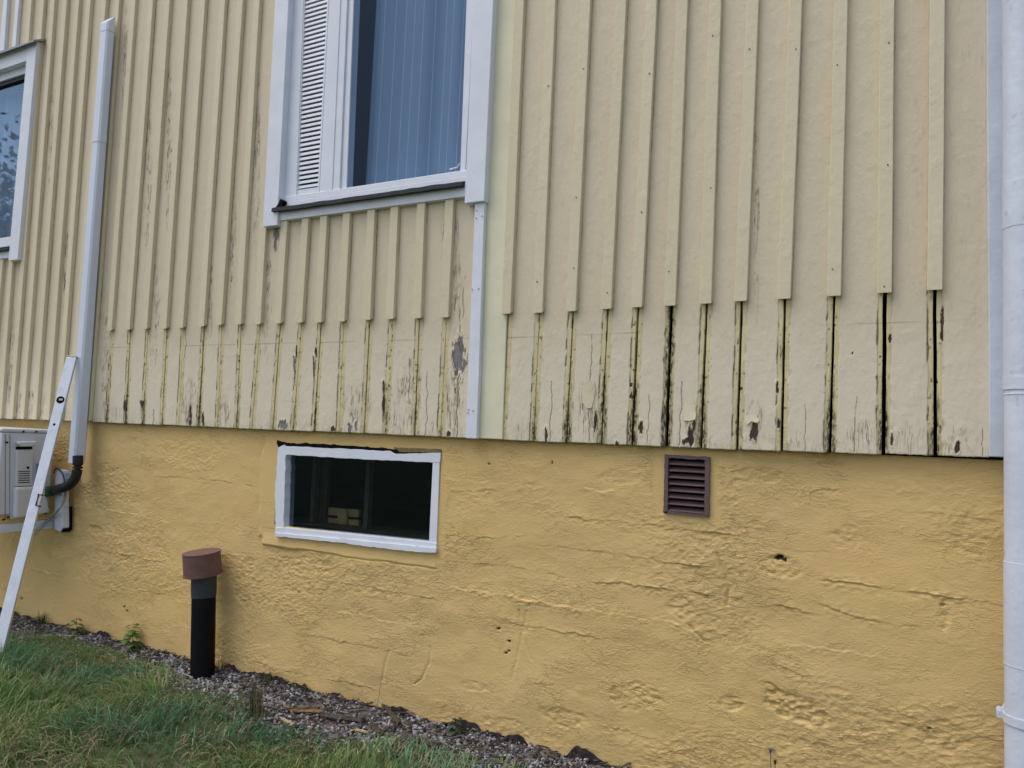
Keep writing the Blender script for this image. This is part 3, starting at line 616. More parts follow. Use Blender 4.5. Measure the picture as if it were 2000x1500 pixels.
# glass sash
mb = MB(); col_piece(mb, (667, 340), (681, 0), (677.5, 340), (690.5, 0), .004, .014, zr0, ZW-.06); mb.build('sash_stile', M['white'], W1, bevel=.002)
mb = MB(); mb.box((P(676, 340, yG)[0]-.02, yG, zr0-.005), (P(905, 340, yG)[0]+.02, yG+.004, ZW-.06)); mb.build('glass_pane', M['glass'], W1)
mb = MB(); c = P(893, 327, yG-.006); mb.tube([c+np.array([-.04, 0, -.004]), c, c+np.array([.012, -.002, .016])], .003, 6); mb.build('loose_sealing_strip', M['white'], W1)
# louvre panel: slats with real slots
mb = MB(); A0, A1, B0, B1 = P(580, 340, 0), P(593, 0, 0), P(625.5, 340, 0), P(642.5, 0, 0)
el = lambda z: A0[0]+(z-A0[2])*(A1[0]-A0[0])/(A1[2]-A0[2]); er = lambda z: B0[0]+(z-B0[2])*(B1[0]-B0[0])/(B1[2]-B0[2])
pit = (P(583, 299, 0)[2]-P(583, 372, 0)[2])/8; zz_ = P(582, 370, 0)[2]
mb.prism([(el(zr0), .0, zr0-.01), (er(zr0), .0, zr0-.01), (er(zz_), .0, zz_-.003), (el(zz_), .0, zz_-.003)], (0, .02, 0))
z = zz_
while z < ZW-.1:
    zc = z+.0035
    mb.add([(el(z), .001, zc), (er(z), .001, zc), (er(z), .004, z+pit-.0062), (el(z), .004, z+pit-.0062), (el(z), .02, zc+.004), (er(z), .02, zc+.004), (er(z), .02, z+pit+.001), (el(z), .02, z+pit+.001)],
           [(0, 1, 2, 3), (7, 6, 5, 4), (0, 4, 5, 1), (3, 2, 6, 7), (0, 3, 7, 4), (1, 5, 6, 2)]); z += pit
for f_, d_ in ((el, 0), (er, 0)):
    z0_, z1_ = zr0-.01, ZW-.06; s_ = 1 if f_ is el else -1
    mb.prism([(f_(z0_), -.002, z0_), (f_(z0_)+s_*.010, -.002, z0_), (f_(z1_)+s_*.010, -.002, z1_), (f_(z1_), -.002, z1_)], (0, .022, 0))
mb.build('louvre_panel', M['white'], W1)
mb = MB(); mb.box((el(3)-.05, .024, zr0-.01), (er(3)+.05, .03, ZW-.06)); mb.build('louvre_backing', M['dark'], W1)
# casings, flashing, apron
mb = MB(); col_piece(mb, (513, 443), (537, 0), (541, 440), (563.5, 0), -.045, -.0, P(527, 441.5, -.045)[2], ZW+.1); mb.build('casing', M['white'], W1, bevel=.003)
mb = MB(); col_piece(mb, (907, 397), (925, 0), (945.3, 392), (963.5, 0), -.045, -.0, P(925, 395, -.045)[2], ZW+.1); mb.build('casing', M['white'], W1, bevel=.003)
xa, xb = P(541, 415, -.03)[0]+.002, P(905, 370, -.03)[0]+.012
za, zc = P(725, 407.5, -.03)[2], P(725, 390, -.03)[2]
mb = MB(); mb.box((xa, -.030, za), (xb, .0, zc+.02)); mb.build('apron_board', M['white'], W1, bevel=.002)
zf = P(725, 380, -.05)[2]; zf2 = P(725, 388, -.05)[2]
mb = MB(); n = 40
v = []; 
for i_ in range(n+1):
    x = xa-.012+(xb+.006-xa)*i_/n; wz = (float(vn(x*22, 4))-.5)*.004; wy = (float(vn(x*15, 8))-.5)*.005
    v += [(x, -.012, zf+.013), (x, -.056+wy, zf+wz), (x, -.058+wy, zf2+wz), (x, -.032, zf2+.002)]
f = [(4*i_+k, 4*i_+k+1, 4*i_+k+5, 4*i_+k+4) for i_ in range(n) for k in range(3)]+[(0, 3, 2, 1), (4*n, 4*n+1, 4*n+2, 4*n+3)]
mb.add(v, f).build('sill_flashing', M['flash'], W1)
mb = MB(); c = P(540, 404, -.05); mb.prism([P(534, 411, -.047), P(546, 409, -.047), P(553, 392, -.047), P(548, 388, -.047), P(543, 398, -.047)], (0, .03, 0)); mb.build('mould_patch', M['dark'], W1)  # black mould patch at the left end of the sill flashing
MB().box((P(535, 0)[0]-.1, .0, ZW+.1), (P(965, 0)[0]+.1, .02, ZT)).build('board_above_window', M['batten'], house)
# room behind
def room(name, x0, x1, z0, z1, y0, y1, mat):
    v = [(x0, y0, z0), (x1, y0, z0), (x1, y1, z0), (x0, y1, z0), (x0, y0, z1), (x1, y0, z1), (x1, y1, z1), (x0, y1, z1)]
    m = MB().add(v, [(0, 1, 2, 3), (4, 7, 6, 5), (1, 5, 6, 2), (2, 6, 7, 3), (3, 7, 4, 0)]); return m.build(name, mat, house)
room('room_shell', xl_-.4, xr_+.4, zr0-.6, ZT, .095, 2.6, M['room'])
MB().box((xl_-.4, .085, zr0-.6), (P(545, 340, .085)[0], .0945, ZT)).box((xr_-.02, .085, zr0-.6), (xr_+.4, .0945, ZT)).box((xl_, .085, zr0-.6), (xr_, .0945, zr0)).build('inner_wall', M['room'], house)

def curtain(name, xa_, xb_, z0, z1, y, amp, per, mat, label, seed=0):
    n = int((xb_-xa_)/.004); xs_ = np.linspace(xa_, xb_, n); zs_ = np.linspace(z0, z1, 24); X_, Z_ = np.meshgrid(xs_, zs_)
    t_ = X_+(vn(X_*6, Z_*.5, seed)-.5)*.05
    Y_ = y+amp*np.sin(2*np.pi*t_/per)*(.35+vn(X_*5, Z_*.6, seed+3))+amp*.5*(fbm(X_*18, Z_*.7, seed+5, 2)-.5)
    i_ = np.arange(X_.size).reshape(X_.shape); q_ = np.stack([i_[:-1, :-1], i_[:-1, 1:], i_[1:, 1:], i_[1:, :-1]], -1).reshape(-1, 4)
    o = grid(name, np.stack([X_, Y_, Z_], -1).reshape(-1, 3), q_, mat)
    return tag(o, label, 'curtain')
def sheer(name, c, alpha, stripe):
    m = NM(name, .9, .1); u = m.n('SeparateXYZ'); m.l(m.pos, u.inputs[0])
    wv = m.ma('FRACT', m.ma('DIVIDE', m.ma('ADD', u.outputs[0], .013), .0575)); ln = m.mr(m.ma('ABSOLUTE', m.ma('SUBTRACT', wv, .5)), .018, .042, stripe, 0)
    cc = m.mix(ln, c, (.85, .90, .95)); m.col(cc)
    tr = m.n('BsdfTransparent'); mx = m.n('MixShader'); tl = m.n('BsdfTranslucent'); m.l(cc, tl.inputs[0]); m2 = m.n('MixShader'); m2.inputs[0].default_value = .35
    m.t.links.new(m.b.outputs[0], m2.inputs[1]); m.t.links.new(tl.outputs[0], m2.inputs[2])
    al = m.ma('MAXIMUM', ln, alpha); m.l(al, mx.inputs[0]); m.t.links.new(tr.outputs[0], mx.inputs[1]); m.t.links.new(m2.outputs[0], mx.inputs[2]); m.t.links.new(mx.outputs[0], m.o.inputs[0])
    return m.m
M['sheer'] = sheer('sheer_curtain', (.42, .53, .68), .88, .8); M['sheer2'] = sheer('sheer_curtain_left', (.62, .68, .76), .93, .15)  # first curtain: blue of the reflected sky is mixed into its colour
curtain('sheer_curtain', P(722, 200, .13)[0], xr_+.05, zr0-.2, ZW, .13, .016, .23, M['sheer'], 'white sheer curtain, painted sky-reflection blue, with fine pale stripes behind the tall window')

# ---------------------------------------------------------------- left window (only its right part is in the picture)
xo = P(52, 300, -.045)[0]; tr0, tr1 = P(35.5, 508, -.045), P(70, 86, -.045); ti0, ti1 = P(17, 508, -.045), P(50, 119, -.045)
xR = (tr0[0]+tr1[0])/2; xI = (ti0[0]+ti1[0])/2; xL2 = xI-.95
zTl = P(60, 84, -.045)[2]; zBl = P(26, 508, -.045)[2]
W2 = MB().box((xL2-.02, -.002, zTl-.16), (xI+.02, .08, zTl-.02)).build('window', M['white'], house, bevel=.003, label='white framed window at the left edge with grey flashing on top')
mb = MB(); mb.box((xI, -.045, zBl), (xR, .0, zTl-.0)); mb.build('casing', M['white'], W2, bevel=.003)
mb = MB(); mb.box((xL2-.12, -.045, zBl), (xL2, .0, zTl)); mb.build('casing', M['white'], W2, bevel=.003)
hz = P(40, 123, -.04)[2]
mb = MB(); mb.box((xL2, -.041, hz), (xI, .0, zTl-.002)); mb.build('head_casing', M['white'], W2, bevel=.003)
fz = P(70, 80, -.06)[2]
mb = MB(); mb.prism([(xL2-.14, -.075, fz-.012), (xL2-.14, -.075, fz), (xL2-.14, .0, fz+.045), (xL2-.14, .0, fz+.03)], (xR+.02-xL2+.14, 0, 0)); mb.build('top_flashing', M['capmetal'], W2)
gz0, gz1 = P(8, 463, .03)[2], P(30, 163, .03)[2]
mb = MB(); mb.box((xL2, .03, gz0-.03), (xI+.02, .034, gz1+.02)); mb.build('glass_pane', M['glassl'], W2)
mb = MB(); mb.box((xL2, .012, gz1), (xI, .026, gz1+.022)); mb.build('glazing_seal', M['flash'], W2)
mb = MB(); mb.box((xL2, -.012, P(5, 483, -.012)[2]), (xI, .02, P(5, 464, -.012)[2])); mb.build('sash_rail', M['white'], W2, bevel=.003)
mb = MB(); mb.box((xL2, -.05, P(5, 489, -.05)[2]), (xI-.001, .0, P(5, 484.5, -.05)[2])); mb.build('sill_flashing', M['flash'], W2)
mb = MB(); mb.box((xL2, -.028, P(5, 505, -.028)[2]), (xI-.001, .0, P(5, 489, -.028)[2])); mb.build('apron_board', M['white'], W2, bevel=.002)
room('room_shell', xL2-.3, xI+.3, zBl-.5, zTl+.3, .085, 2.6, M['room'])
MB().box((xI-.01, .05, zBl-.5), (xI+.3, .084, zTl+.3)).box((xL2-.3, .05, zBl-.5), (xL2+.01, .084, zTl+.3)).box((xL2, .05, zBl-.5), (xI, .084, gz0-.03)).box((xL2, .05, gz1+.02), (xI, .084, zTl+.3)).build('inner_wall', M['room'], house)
curtain('sheer_curtain', xI-.80, xI+.05, gz0-.1, gz1+.05, .16, .03, .17, M['sheer2'], 'pale draped curtain behind the window at the left edge', 7)

# ---------------------------------------------------------------- basement window
def ragged(pts, amp, step=10, seed=1):
    out = []
    for k in range(len(pts)):
        a, b = np.array(pts[k], float), np.array(pts[(k+1) % len(pts)], float); n_ = max(1, int(np.hypot(*(b-a))/step)); nr = np.array([-(b-a)[1], (b-a)[0]])/max(1e-6, np.hypot(*(b-a)))
        for i_ in range(n_):
            p = a+(b-a)*i_/n_; out.append(tuple(p+nr*(float(fbm(p[0]*.11, p[1]*.11, seed, 3))-.5)*amp))
    return out
yW = .022
def bar(pts, yf, yb, mb, amp=0, seed=1):
    mb.slab(ragged(pts, amp, 5, seed) if amp else pts, yf, yb)
mb = MB()
bar([(556, 871), (700, 878), (762, 881), (772, 887), (860, 884), (858.5, 904), (844, 903), (700, 896.5), (557, 888.5)], yW, .09, mb, 3.0, 3)
bar([(542, 874), (556, 868), (558, 888), (553.5, 1026), (551, 1041), (537.5, 1040), (538, 1000), (537, 945), (541, 910)], yW+.001, .09, mb, 3.6, 5)
bar([(845, 903), (858.5, 903), (852.5, 1063), (837.5, 1061)], yW+.0015, .09, mb, 0, 6)
bar([(537.5, 1031), (552, 1030), (700, 1045), (838, 1059), (852.5, 1061), (852, 1071), (700, 1056), (537, 1041)], yW-.003, .09, mb)
W3 = mb.build('basement_window', M['white'], house, bevel=.0015, label='low white framed basement window with dark glass')
MB().slab(ragged([(541, 861), (560, 864), (640, 868), (700, 871.5), (762, 875.5), (766, 877), (858, 878), (861, 886), (862, 891), (766, 888), (700, 880), (556, 873), (543, 873)], 5.0, 4, 21), .0268, .07).build('crevice_shade', M['dark'], W3)  # dark ragged slab stands in for the shade under the plaster edge
M['shadeplaster'] = simple('shaded_plaster', (.22, .165, .085), .9, .1, .2, 40, .003, 90)  # olive-dark plaster colour standing in for the shaded recess above the frame
MB().slab(ragged([(768, 873.5), (860, 877), (861, 884), (780, 883)], 2.5, 4, 22), .0225, .06).build('recess_shade', M['shadeplaster'], W3)
mb = MB(); bar([(537, 1041), (700, 1056), (852, 1071), (850.5, 1080), (770, 1074), (640, 1057), (538, 1047)], yW-.010, .08, mb, 3.2, 9); mb.build('sill', M['white'], W3)
mb = MB(); a, b = P(545, 885, .06), P(862, 1060, .06); mb.box((a[0]-.01, .060, b[2]-.01), (b[0]+.02, .064, a[2]+.01)); mb.build('glass_pane', M['glassb'], W3)
a, b = P(530, 850, .02), P(870, 1090, .02)
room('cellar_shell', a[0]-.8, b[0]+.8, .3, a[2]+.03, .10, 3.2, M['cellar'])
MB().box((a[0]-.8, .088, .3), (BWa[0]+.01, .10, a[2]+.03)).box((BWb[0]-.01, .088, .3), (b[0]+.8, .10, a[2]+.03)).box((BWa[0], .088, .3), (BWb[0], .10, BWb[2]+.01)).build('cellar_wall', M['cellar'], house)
# inner sash, seen dark through the glass
M['sashdark'] = simple('dark_inner_sash', (.08, .065, .05), .7, .2, .2, 20, 0); M['sashgrey'] = simple('grey_inner_sash', (.11, .12, .13), .7, .2, .2, 20, 0)
for xx_ in (614, 719):
    a_ = P(xx_, 960, .16)[0]; MB().box((a_-.012, .15, BWb[2]), (a_+.012, .18, BWa[2])).build('inner_sash', M['sashgrey'], W3)
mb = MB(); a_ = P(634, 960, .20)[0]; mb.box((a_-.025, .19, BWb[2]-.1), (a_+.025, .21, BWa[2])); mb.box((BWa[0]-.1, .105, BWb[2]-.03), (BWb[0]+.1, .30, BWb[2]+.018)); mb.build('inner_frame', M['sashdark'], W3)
cr = empty('wooden_crate', P(672, 1015, .20), 'pale wooden crate end standing inside the dark basement window', 'crate')
mb = MB().slab([(659, 993), (677, 994.5), (677, 1032), (659, 1030)], .195, .205); mb.build('upright_board', M['pine'], cr)
for yy in ((991, 1005.5), (1011, 1024)):
    MB().slab([(640, yy[0]), (700, yy[0]+5), (700, yy[1]+5), (640, yy[1])], .2055, .225).build('cross_board', M['pine'], cr)

# ---------------------------------------------------------------- vent grille
mb = MB(); g = [(1298.5, 888), (1385.5, 892.5), (1383, 1009.5), (1295, 1000)]
bar([(1298, 887.5), (1386, 892.3), (1385.5, 899), (1304, 894)], .019, .06, mb, 2.2, 2)
bar([(1298, 888), (1305, 893), (1303.5, 996), (1303, 1003), (1294.5, 1001), (1296, 990)], .0195, .06, mb, 2.2, 4)
bar([(1377, 898), (1386, 896), (1386, 930), (1384, 1009), (1375.5, 1005)], .020, .06, mb, 2.2, 6)
bar([(1303, 998), (1376, 1006), (1383.5, 1009.5), (1383, 1010), (1295, 1001.5)], .0195, .06, mb, 1, 8)
GR = mb.build('vent_grille', M['brown'], house, label='brown louvred ventilation grille in the yellow foundation')
z0g, z1g = P(1340, 1001, .02)[2], P(1340, 896, .02)[2]; xg0, xg1 = P(1303, 950, .02)[0], P(1377, 950, .02)[0]; ph = (z1g-z0g)/8
for k in range(8):
    zc = z0g+ph*k
    MB().add([(xg0, .021, zc+.001), (xg1, .021, zc+.001), (xg1, .046, zc+ph*.66), (xg0, .046, zc+ph*.66), (xg0, .023, zc-.001), (xg1, .023, zc-.001), (xg1, .049, zc+ph*.60), (xg0, .049, zc+ph*.60)],
             [(0, 1, 2, 3), (7, 6, 5, 4), (0, 4, 5, 1), (3, 2, 6, 7), (0, 3, 7, 4), (1, 5, 6, 2)]).build('louvre', M['brown'], GR)
MB().box((xg0-.02, .058, z0g-.03), (xg1+.02, .062, z1g+.03)).build('grille_backing', M['dark'], GR)

# old torn membrane along the foot of the foundation
GZ = .235
n = 900; v = []; f = []
for i_ in range(n+1):
    x = -7.5+(XC+7.5)*i_/n; hgt = .014+.046*float(sst(.35, .8, fbm(x*7, .5, 3, 4)))+.012*float(vn(x*60, 2)); yy = .012+.012*float(vn(x*9, 5)); yy2 = yy-.01+.014*float(vn(x*33, 7))
    v += [(x, yy, GZ-.06), (x, yy2, GZ+hgt), (x, yy2+.007, GZ+hgt), (x, yy+.014, GZ-.06)]
f = [(4*i_+k, 4*i_+(k+1) % 4, 4*i_+4+(k+1) % 4, 4*i_+4+k) for i_ in range(n) for k in range(4)]
M['membrane'] = simple('dark_membrane', (.045, .035, .035), .8, .2, .4, 60, .003, 50, speck=(40, .58, (.11, .09, .09), .7))
MB().add(v, f).build('foundation_membrane', M['membrane'], house)

# ================================================================ THINGS FIXED TO THE WALL
# downpipe
px0 = P(1959, 750, -.115)[0]+.056; pr = .056; pc = (px0, -.115)
dp = empty('downpipe', (px0, -.115, GZ), 'thick white painted downpipe at the right corner of the house', 'downpipe')
def ring(z0, z1, r, n=40, bulge=0):
    return MB().tube([(pc[0], pc[1], z0), (pc[0], pc[1], z1)], r, n)
zj = [P(1962, y, -.17)[2] for y in (350, 440, 735, 757, 768, 1100, 1302)]
segs = [(ZT+.2, zj[0], pr), (zj[0]-.001, zj[1], pr+.0012), (zj[1]-.001, zj[3], pr), (zj[3]-.001, zj[5], pr-.001), (zj[5]-.001, zj[6], pr+.0003), (zj[6]-.001, GZ-.02, pr-.001)]
for a, b, r in segs:
    MB().tube([(pc[0], pc[1], b), (pc[0], pc[1], a)], r, 56).build('pipe_section', M['pipewhite'], dp)
ring(zj[3]-.003, zj[2], pr+.0022).build('joint_band', M['pipewhite'], dp)
for z in (zj[0], zj[1], zj[4], zj[5], zj[6]):
    MB().tube([(pc[0], pc[1], z-.0012), (pc[0], pc[1], z+.0012)], pr+.0007, 56).build('paint_seam', M['white'], dp)
zc = P(1958, 1386, -.06)[2]
mb = MB(); mb.tube([(pc[0], pc[1], zc-.014), (pc[0], pc[1], zc+.010)], pr+.003, 48)
ex = P(1947, 1385, -.09)[0]; ew = pc[0]-pr*.80
mb.prism([(ex, -.088, zc-.017), (ex-.002, -.088, zc+.010), (ex+.005, -.088, zc+.017), (ew-.008, -.100, zc+.014), (ew, -.108, zc+.009), (ew, -.108, zc-.014), (ew-.010, -.100, zc-.013)], (0, .004, 0))
br = mb.build('pipe_bracket', M['pipewhite'], dp, bevel=.001)
MB().tube([(ex+.009, -.096, zc), (ex+.009, -.088, zc)], .006, 10).build('bolt', M['pipewhite'], br); MB().tube([(ex+.012, -.085, zc), (ex+.03, .03, zc)], .004, 8).build('fixing_rod', M['pipewhite'], br)

# refrigerant line cover
du = empty('line_cover', P(148, 903, -.085), 'white plastic line cover running up the wall from the heat pump', 'pipe cover')
dz0 = P(140, 904, -.085)[2]; e0, e1 = P(132, 903, -.085), P(196, 60, -.085); f0, f1 = P(145, 904.5, -.085), P(209.5, 58, -.085)
xl = lambda z: e0[0]+(z-e0[2])*(e1[0]-e0[0])/(e1[2]-e0[2]); xm = lambda z: f0[0]+(z-f0[2])*(f1[0]-f0[0])/(f1[2]-f0[2])
def yb_(a, b): return PX(a, b, float(xm(PX(a, b, -4.18)[2])))[1]
yb0, yb1 = yb_(164, 903), yb_(219, 100)
def duct(z0, z1, g=0, slope=0):
    v = []
    for z, s_ in ((z0, 0), (z1, slope)):
        yb = yb0+(yb1-yb0)*(z-e0[2])/(e1[2]-e0[2]); a_, b_ = xl(z)-g, xm(z)+g
        v += [(a_-.004, yb, z+s_), (a_, -.080-g, z+s_*.2), (a_+.006, -.0855-g, z), (b_-.010, -.0855-g, z), (b_, -.077-g, z+s_*.2), (b_+.003, yb, z+s_)]
    return MB().add(v, [(k, k+1, k+7, k+6) for k in range(5)]+[(5, 0, 6, 11), (0, 5, 4, 3, 2, 1), (6, 7, 8, 9, 10, 11)])
zc1 = P(188, 276, -.085)[2]; zc2 = P(203, 60, -.085)[2]; zc3 = P(203, 45, -.085)[2]
duct(dz0, zc1-.002).build('cover_section', M['plastic'], du); duct(zc1+.0, zc2-.002, .0012).build('cover_section', M['plastic'], du)
duct(zc1-.0015, zc1+.03, .0022).build('coupling', M['plastic'], du); duct(zc2, zc3, .002, .05).build('end_cap', M['plastic'], du)
MB().box((float(xl(dz0))+.004, -.044, dz0+.006), (float(xm(dz0))-.036, -.0, 1.44)).box((float(xl(2.5))+.012, -.05, 1.45), (float(xm(2.5))-.034, -.0225, zc2)).build('base_channel', M['plastic'], du)

# heat pump
XH = -4.465
hp = empty('heat_pump', (XH-.4, -.2, .90), 'white outdoor heat pump unit mounted under the boards at the left edge', 'heat pump')
MB().box((XH-.82, -.345, .905), (XH, -.052, 1.362)).build('casing', M['unit'], hp, bevel=.010)
MB().box((XH-.826, -.351, 1.3625), (XH+.005, -.048, 1.384)).build('lid', M['unit'], hp, bevel=.008)
def side(pts, th, name, mat, x=XH, bevel=.004, parent=hp):
    return MB().prism([PX(a, b, x+.0005) for a, b in pts], (th, 0, 0)).build(name, M[mat], parent, bevel=bevel)
side([(20, 853), (66, 854), (64, 1008), (19, 1014)], .003, 'service_panel', 'unit')
vc = side([(29, 879), (62, 878), (60, 948), (27, 950)], .020, 'valve_cover', 'unit', bevel=.006)
side([(29, 862), (64, 861), (63.5, 868), (58, 871.5), (34, 872), (29, 867)], .040, 'grip_lip', 'unit', bevel=.006)
side([(30, 872.5), (62, 872), (62, 877), (30, 878)], .006, 'grip_recess_shade', 'dark', bevel=0)  # dark strip painted in as the shadow under the grip lip
side([(24, 951), (80, 949), (90, 1000), (22, 1012)], .042, 'lower_cover', 'unit', bevel=.012)
for k in range(6):
    y = 919.5+4.4*k; MB().prism([PX(a, b, XH+.0212) for a, b in ((36, y+.4), (58, y), (58, y+1.6), (36, y+2))], (.0008, 0, 0)).build('vent_slot', M['dark'], hp)
MB().prism([PX(a, b, XH+.0212) for a, b in ((51, 911.5), (57, 911), (57, 915.5), (54, 916.5))], (.0008, 0, 0)).build('cover_opening', M['dark'], hp)
for x_ in (10, 19): MB().prism([PX(a, b, XH+.0006) for a, b in ((x_, 848), (x_+.8, 848), (x_+.4, 1016), (x_-.4, 1016))], (.0006, 0, 0)).build('panel_seam', M['dark'], hp)
side([(71, 905), (82, 905), (82, 944), (70, 946)], .030, 'terminal_box', 'greymetal', bevel=.002)
for a, b in ((14, 864), (46, 843), (71, 843), (16, 1010), (89, 1003), (7, 1015)):
    c = PX(a, b, XH+.006); MB().tube([c-np.array([.006, 0, 0]), c+np.array([.003, 0, 0])], .0055, 8).build('screw', M['flash'], hp)
# front fan guard (on the face turned away to the left)
fc = (XH-.30, -.352, 1.13); mb = MB()
for r_ in (.06, .1, .14, .18):
    mb.tube([(fc[0]+r_*math.cos(t*math.pi/16), fc[1], fc[2]+r_*math.sin(t*math.pi/16)) for t in range(33)], .003, 6, cap=False)
mb.build('fan_guard', M['flash'], hp)
# wall bracket
MB().slab([(108, 924), (113, 917), (121, 919), (122, 1030), (117, 1038), (106, 1034)], -.04, -.0).build('bracket_upright', M['plastic'], hp, bevel=.002)
MB().prism([PX(0, 1026, XH+.005), PX(112, 1013, XH+.005), PX(112, 1031, XH+.005), PX(0, 1041, XH+.005)], (-.035, 0, 0)).build('bracket_arm', M['plastic'], hp, bevel=.002)
MB().slab([(117, 923), (141, 924), (141, 937), (118, 937)], -.02, .02).build('wall_clamp', M['greymetal'], hp, bevel=.002)
MB().slab([(122, 990), (125, 990), (124, 1036), (120, 1040)], -.03, .02).build('rubber_pad', M['dark'], hp)
h1 = P(152, 890, -.066); h2 = P(151.5, 915, -.066); h3 = P(146, 935, -.07); h4 = P(134, 948, -.08); h5 = P(118, 954, -.09); h6 = PX(100, 959, XH+.03); h7 = PX(88, 961, XH+.03)
def smooth_path(pts, k=6):
    pts = [np.array(p) for p in pts]; out = []
    for i_ in range(len(pts)-1):
        p0 = pts[max(i_-1, 0)]; p1 = pts[i_]; p2 = pts[i_+1]; p3 = pts[min(i_+2, len(pts)-1)]
        for j in range(k):
            t = j/k; out.append(.5*((2*p1)+(-p0+p2)*t+(2*p0-5*p1+4*p2-p3)*t*t+(-p0+3*p1-3*p2+p3)*t**3))
    out.append(pts[-1]); return out
pth = smooth_path([h1, h2, h3, h4, h5, h6, h7], 8)
MB().tube(pth, [.026+.0012*(i_ % 2) for i_ in range(len(pth))], 18).build('insulated_hose', M['rubber'], hp)
c6 = PX(102, 958.5, XH+.03); c7 = PX(86, 961.5, XH+.03); MB().tube([c6, c7], .031, 16).build('tape_wrap', M['green'], hp)
MB().tube(smooth_path([P(129, 960, -.05), P(124, 978, -.06), P(112, 997, -.09), PX(98, 1012, XH+.02), PX(80, 1030, XH+.02), PX(66, 1043, XH+.02)]), .0085, 10).build('drain_hose', M['greyhose'], hp)
MB().tube(smooth_path([PX(70, 975, XH+.02), PX(73, 968, XH+.03), P(104, 965, -.07), P(125, 950, -.06), P(122, 925, -.05), P(110, 915, -.05), P(104, 925, -.06)]), .004, 8).build('cable', M['rubber'], hp)

# aluminium spirit level leaning on the line cover
T = P(140, 694, -.118); B = PZ(-12, 1296, GZ+.005)
ax = T-B; Ln = np.linalg.norm(ax); ax /= Ln
tc = CAM-(T+B)/2; tc -= ax*(tc@ax); tc /= np.linalg.norm(tc); sd_ = np.cross(ax, tc)      # sd_: sideways
an = R(24); nw = tc*math.cos(an)+sd_*math.sin(an)*-1; sw = np.cross(ax, nw)
if (sw@CR) < 0: sw = -sw
# face normal must turn to the left so that the narrow side shows on the right
if nw@CR > tc@CR: nw = tc*math.cos(an)+sd_*math.sin(an); sw = np.cross(ax, nw); sw = sw if sw@CR > 0 else -sw
LW, LT = .053, .021
lv = empty('spirit_level', tuple(B), 'long aluminium spirit level leaning on the white line cover', 'spirit level')
def lbox(t0, t1, a0, a1, d0, d1):
    v = [B+ax*t+sw*a+nw*d for t in (t0, t1) for a, d in ((a0, d0), (a1, d0), (a1, d1), (a0, d1))]
    return MB().add(v, [(0, 3, 2, 1), (4, 5, 6, 7), (0, 1, 5, 4), (1, 2, 6, 5), (2, 3, 7, 6), (3, 0, 4, 7)])
lbox(.012, Ln-.012, -LW/2, LW/2, -LT, 0).build('bar', M['alu'], lv, bevel=.003)
lbox(0, .012, -LW/2-.001, LW/2+.001, -LT-.001, .001).build('end_cap', M['greymetal'], lv, bevel=.002); lbox(Ln-.012, Ln, -LW/2-.001, LW/2+.001, -LT-.001, .001).build('end_cap', M['greymetal'], lv, bevel=.002)
def tlev(py):
    lo, hi = 0, Ln
    for _ in range(40):
        m_ = (lo+hi)/2; q_ = proj(B+ax*m_)
        if q_[1] > py: lo = m_
        else: hi = m_
    return lo
def disc(t, a, r, d0, d1, n=24): c = B+ax*t+sw*a; return MB().tube([c+nw*d0, c+nw*d1], r, n)
t_ = tlev(781)
disc(t_, 0, .021, -.002, .0012).build('vial_rim', M['black'], lv); disc(t_, 0, .016, 0, .0018).build('vial_recess', M['dark'], lv)
M['vial'] = simple('vial_glass', (.5, .5, .42), .3, .5, .1, 20, 0); lbox(t_-.005, t_+.006, -.006, .013, .0018, .0055).build('vial', M['vial'], lv, bevel=.001)
disc(tlev(829), 0, .007, 0, .0006, 14).build('hang_hole', M['dark'], lv)
t_ = tlev(976); MB().tube([B+ax*(t_+.025)+sw*.034+nw*.0, B+ax*(t_+.03)+sw*.012+nw*.006, B+ax*(t_-.03)+sw*.012+nw*.006, B+ax*(t_-.035)+sw*.036], .004, 6).build('wire_clip', M['black'], lv)

# ground vent pipe with a brown cap
pb = PZ(396, 1329, GZ); cz = lambda p: (p-CAM)@CF
rp = 23*cz(pb)/F; yv = pb[1]+rp*.7; b0 = P(396.5, 1327, yv)-np.array([0, 0, .05]); t0 = P(398.5, 1118, yv); t1 = P(398, 1166, yv)
vp = empty('vent_pipe', tuple(b0), 'black ground vent pipe with a brown cap in front of the foundation', 'vent pipe')
MB().tube([b0, t1], rp, 40).build('pipe', M['black'], vp)
MB().tube([t1, t1*.7+t0*.3, t0+(t0-t1)*.3], [rp*1.03, rp*1.06, rp*1.06], 40).build('collar', M['collar'], vp)
axc = np.array([0, 0, 1.0])-CR*np.array([1, 1, 0])*.11-CF*np.array([1, 1, 0])*.07; axc /= np.linalg.norm(axc)
cb = P(396.5, 1122, yv)-np.array([0, .0, 0]); rc = 35.5*cz(cb)/F; hc = 44*cz(cb)/F
MB().tube([cb, cb+axc*hc], [rc*1.0, rc*.985], 56).tube([cb-axc*.001, cb+axc*.007], rc*1.03, 56).tube([cb+axc*(hc-.004), cb+axc*(hc+.0008)], rc*1.005, 56).build('cap', M['brownp'], vp)

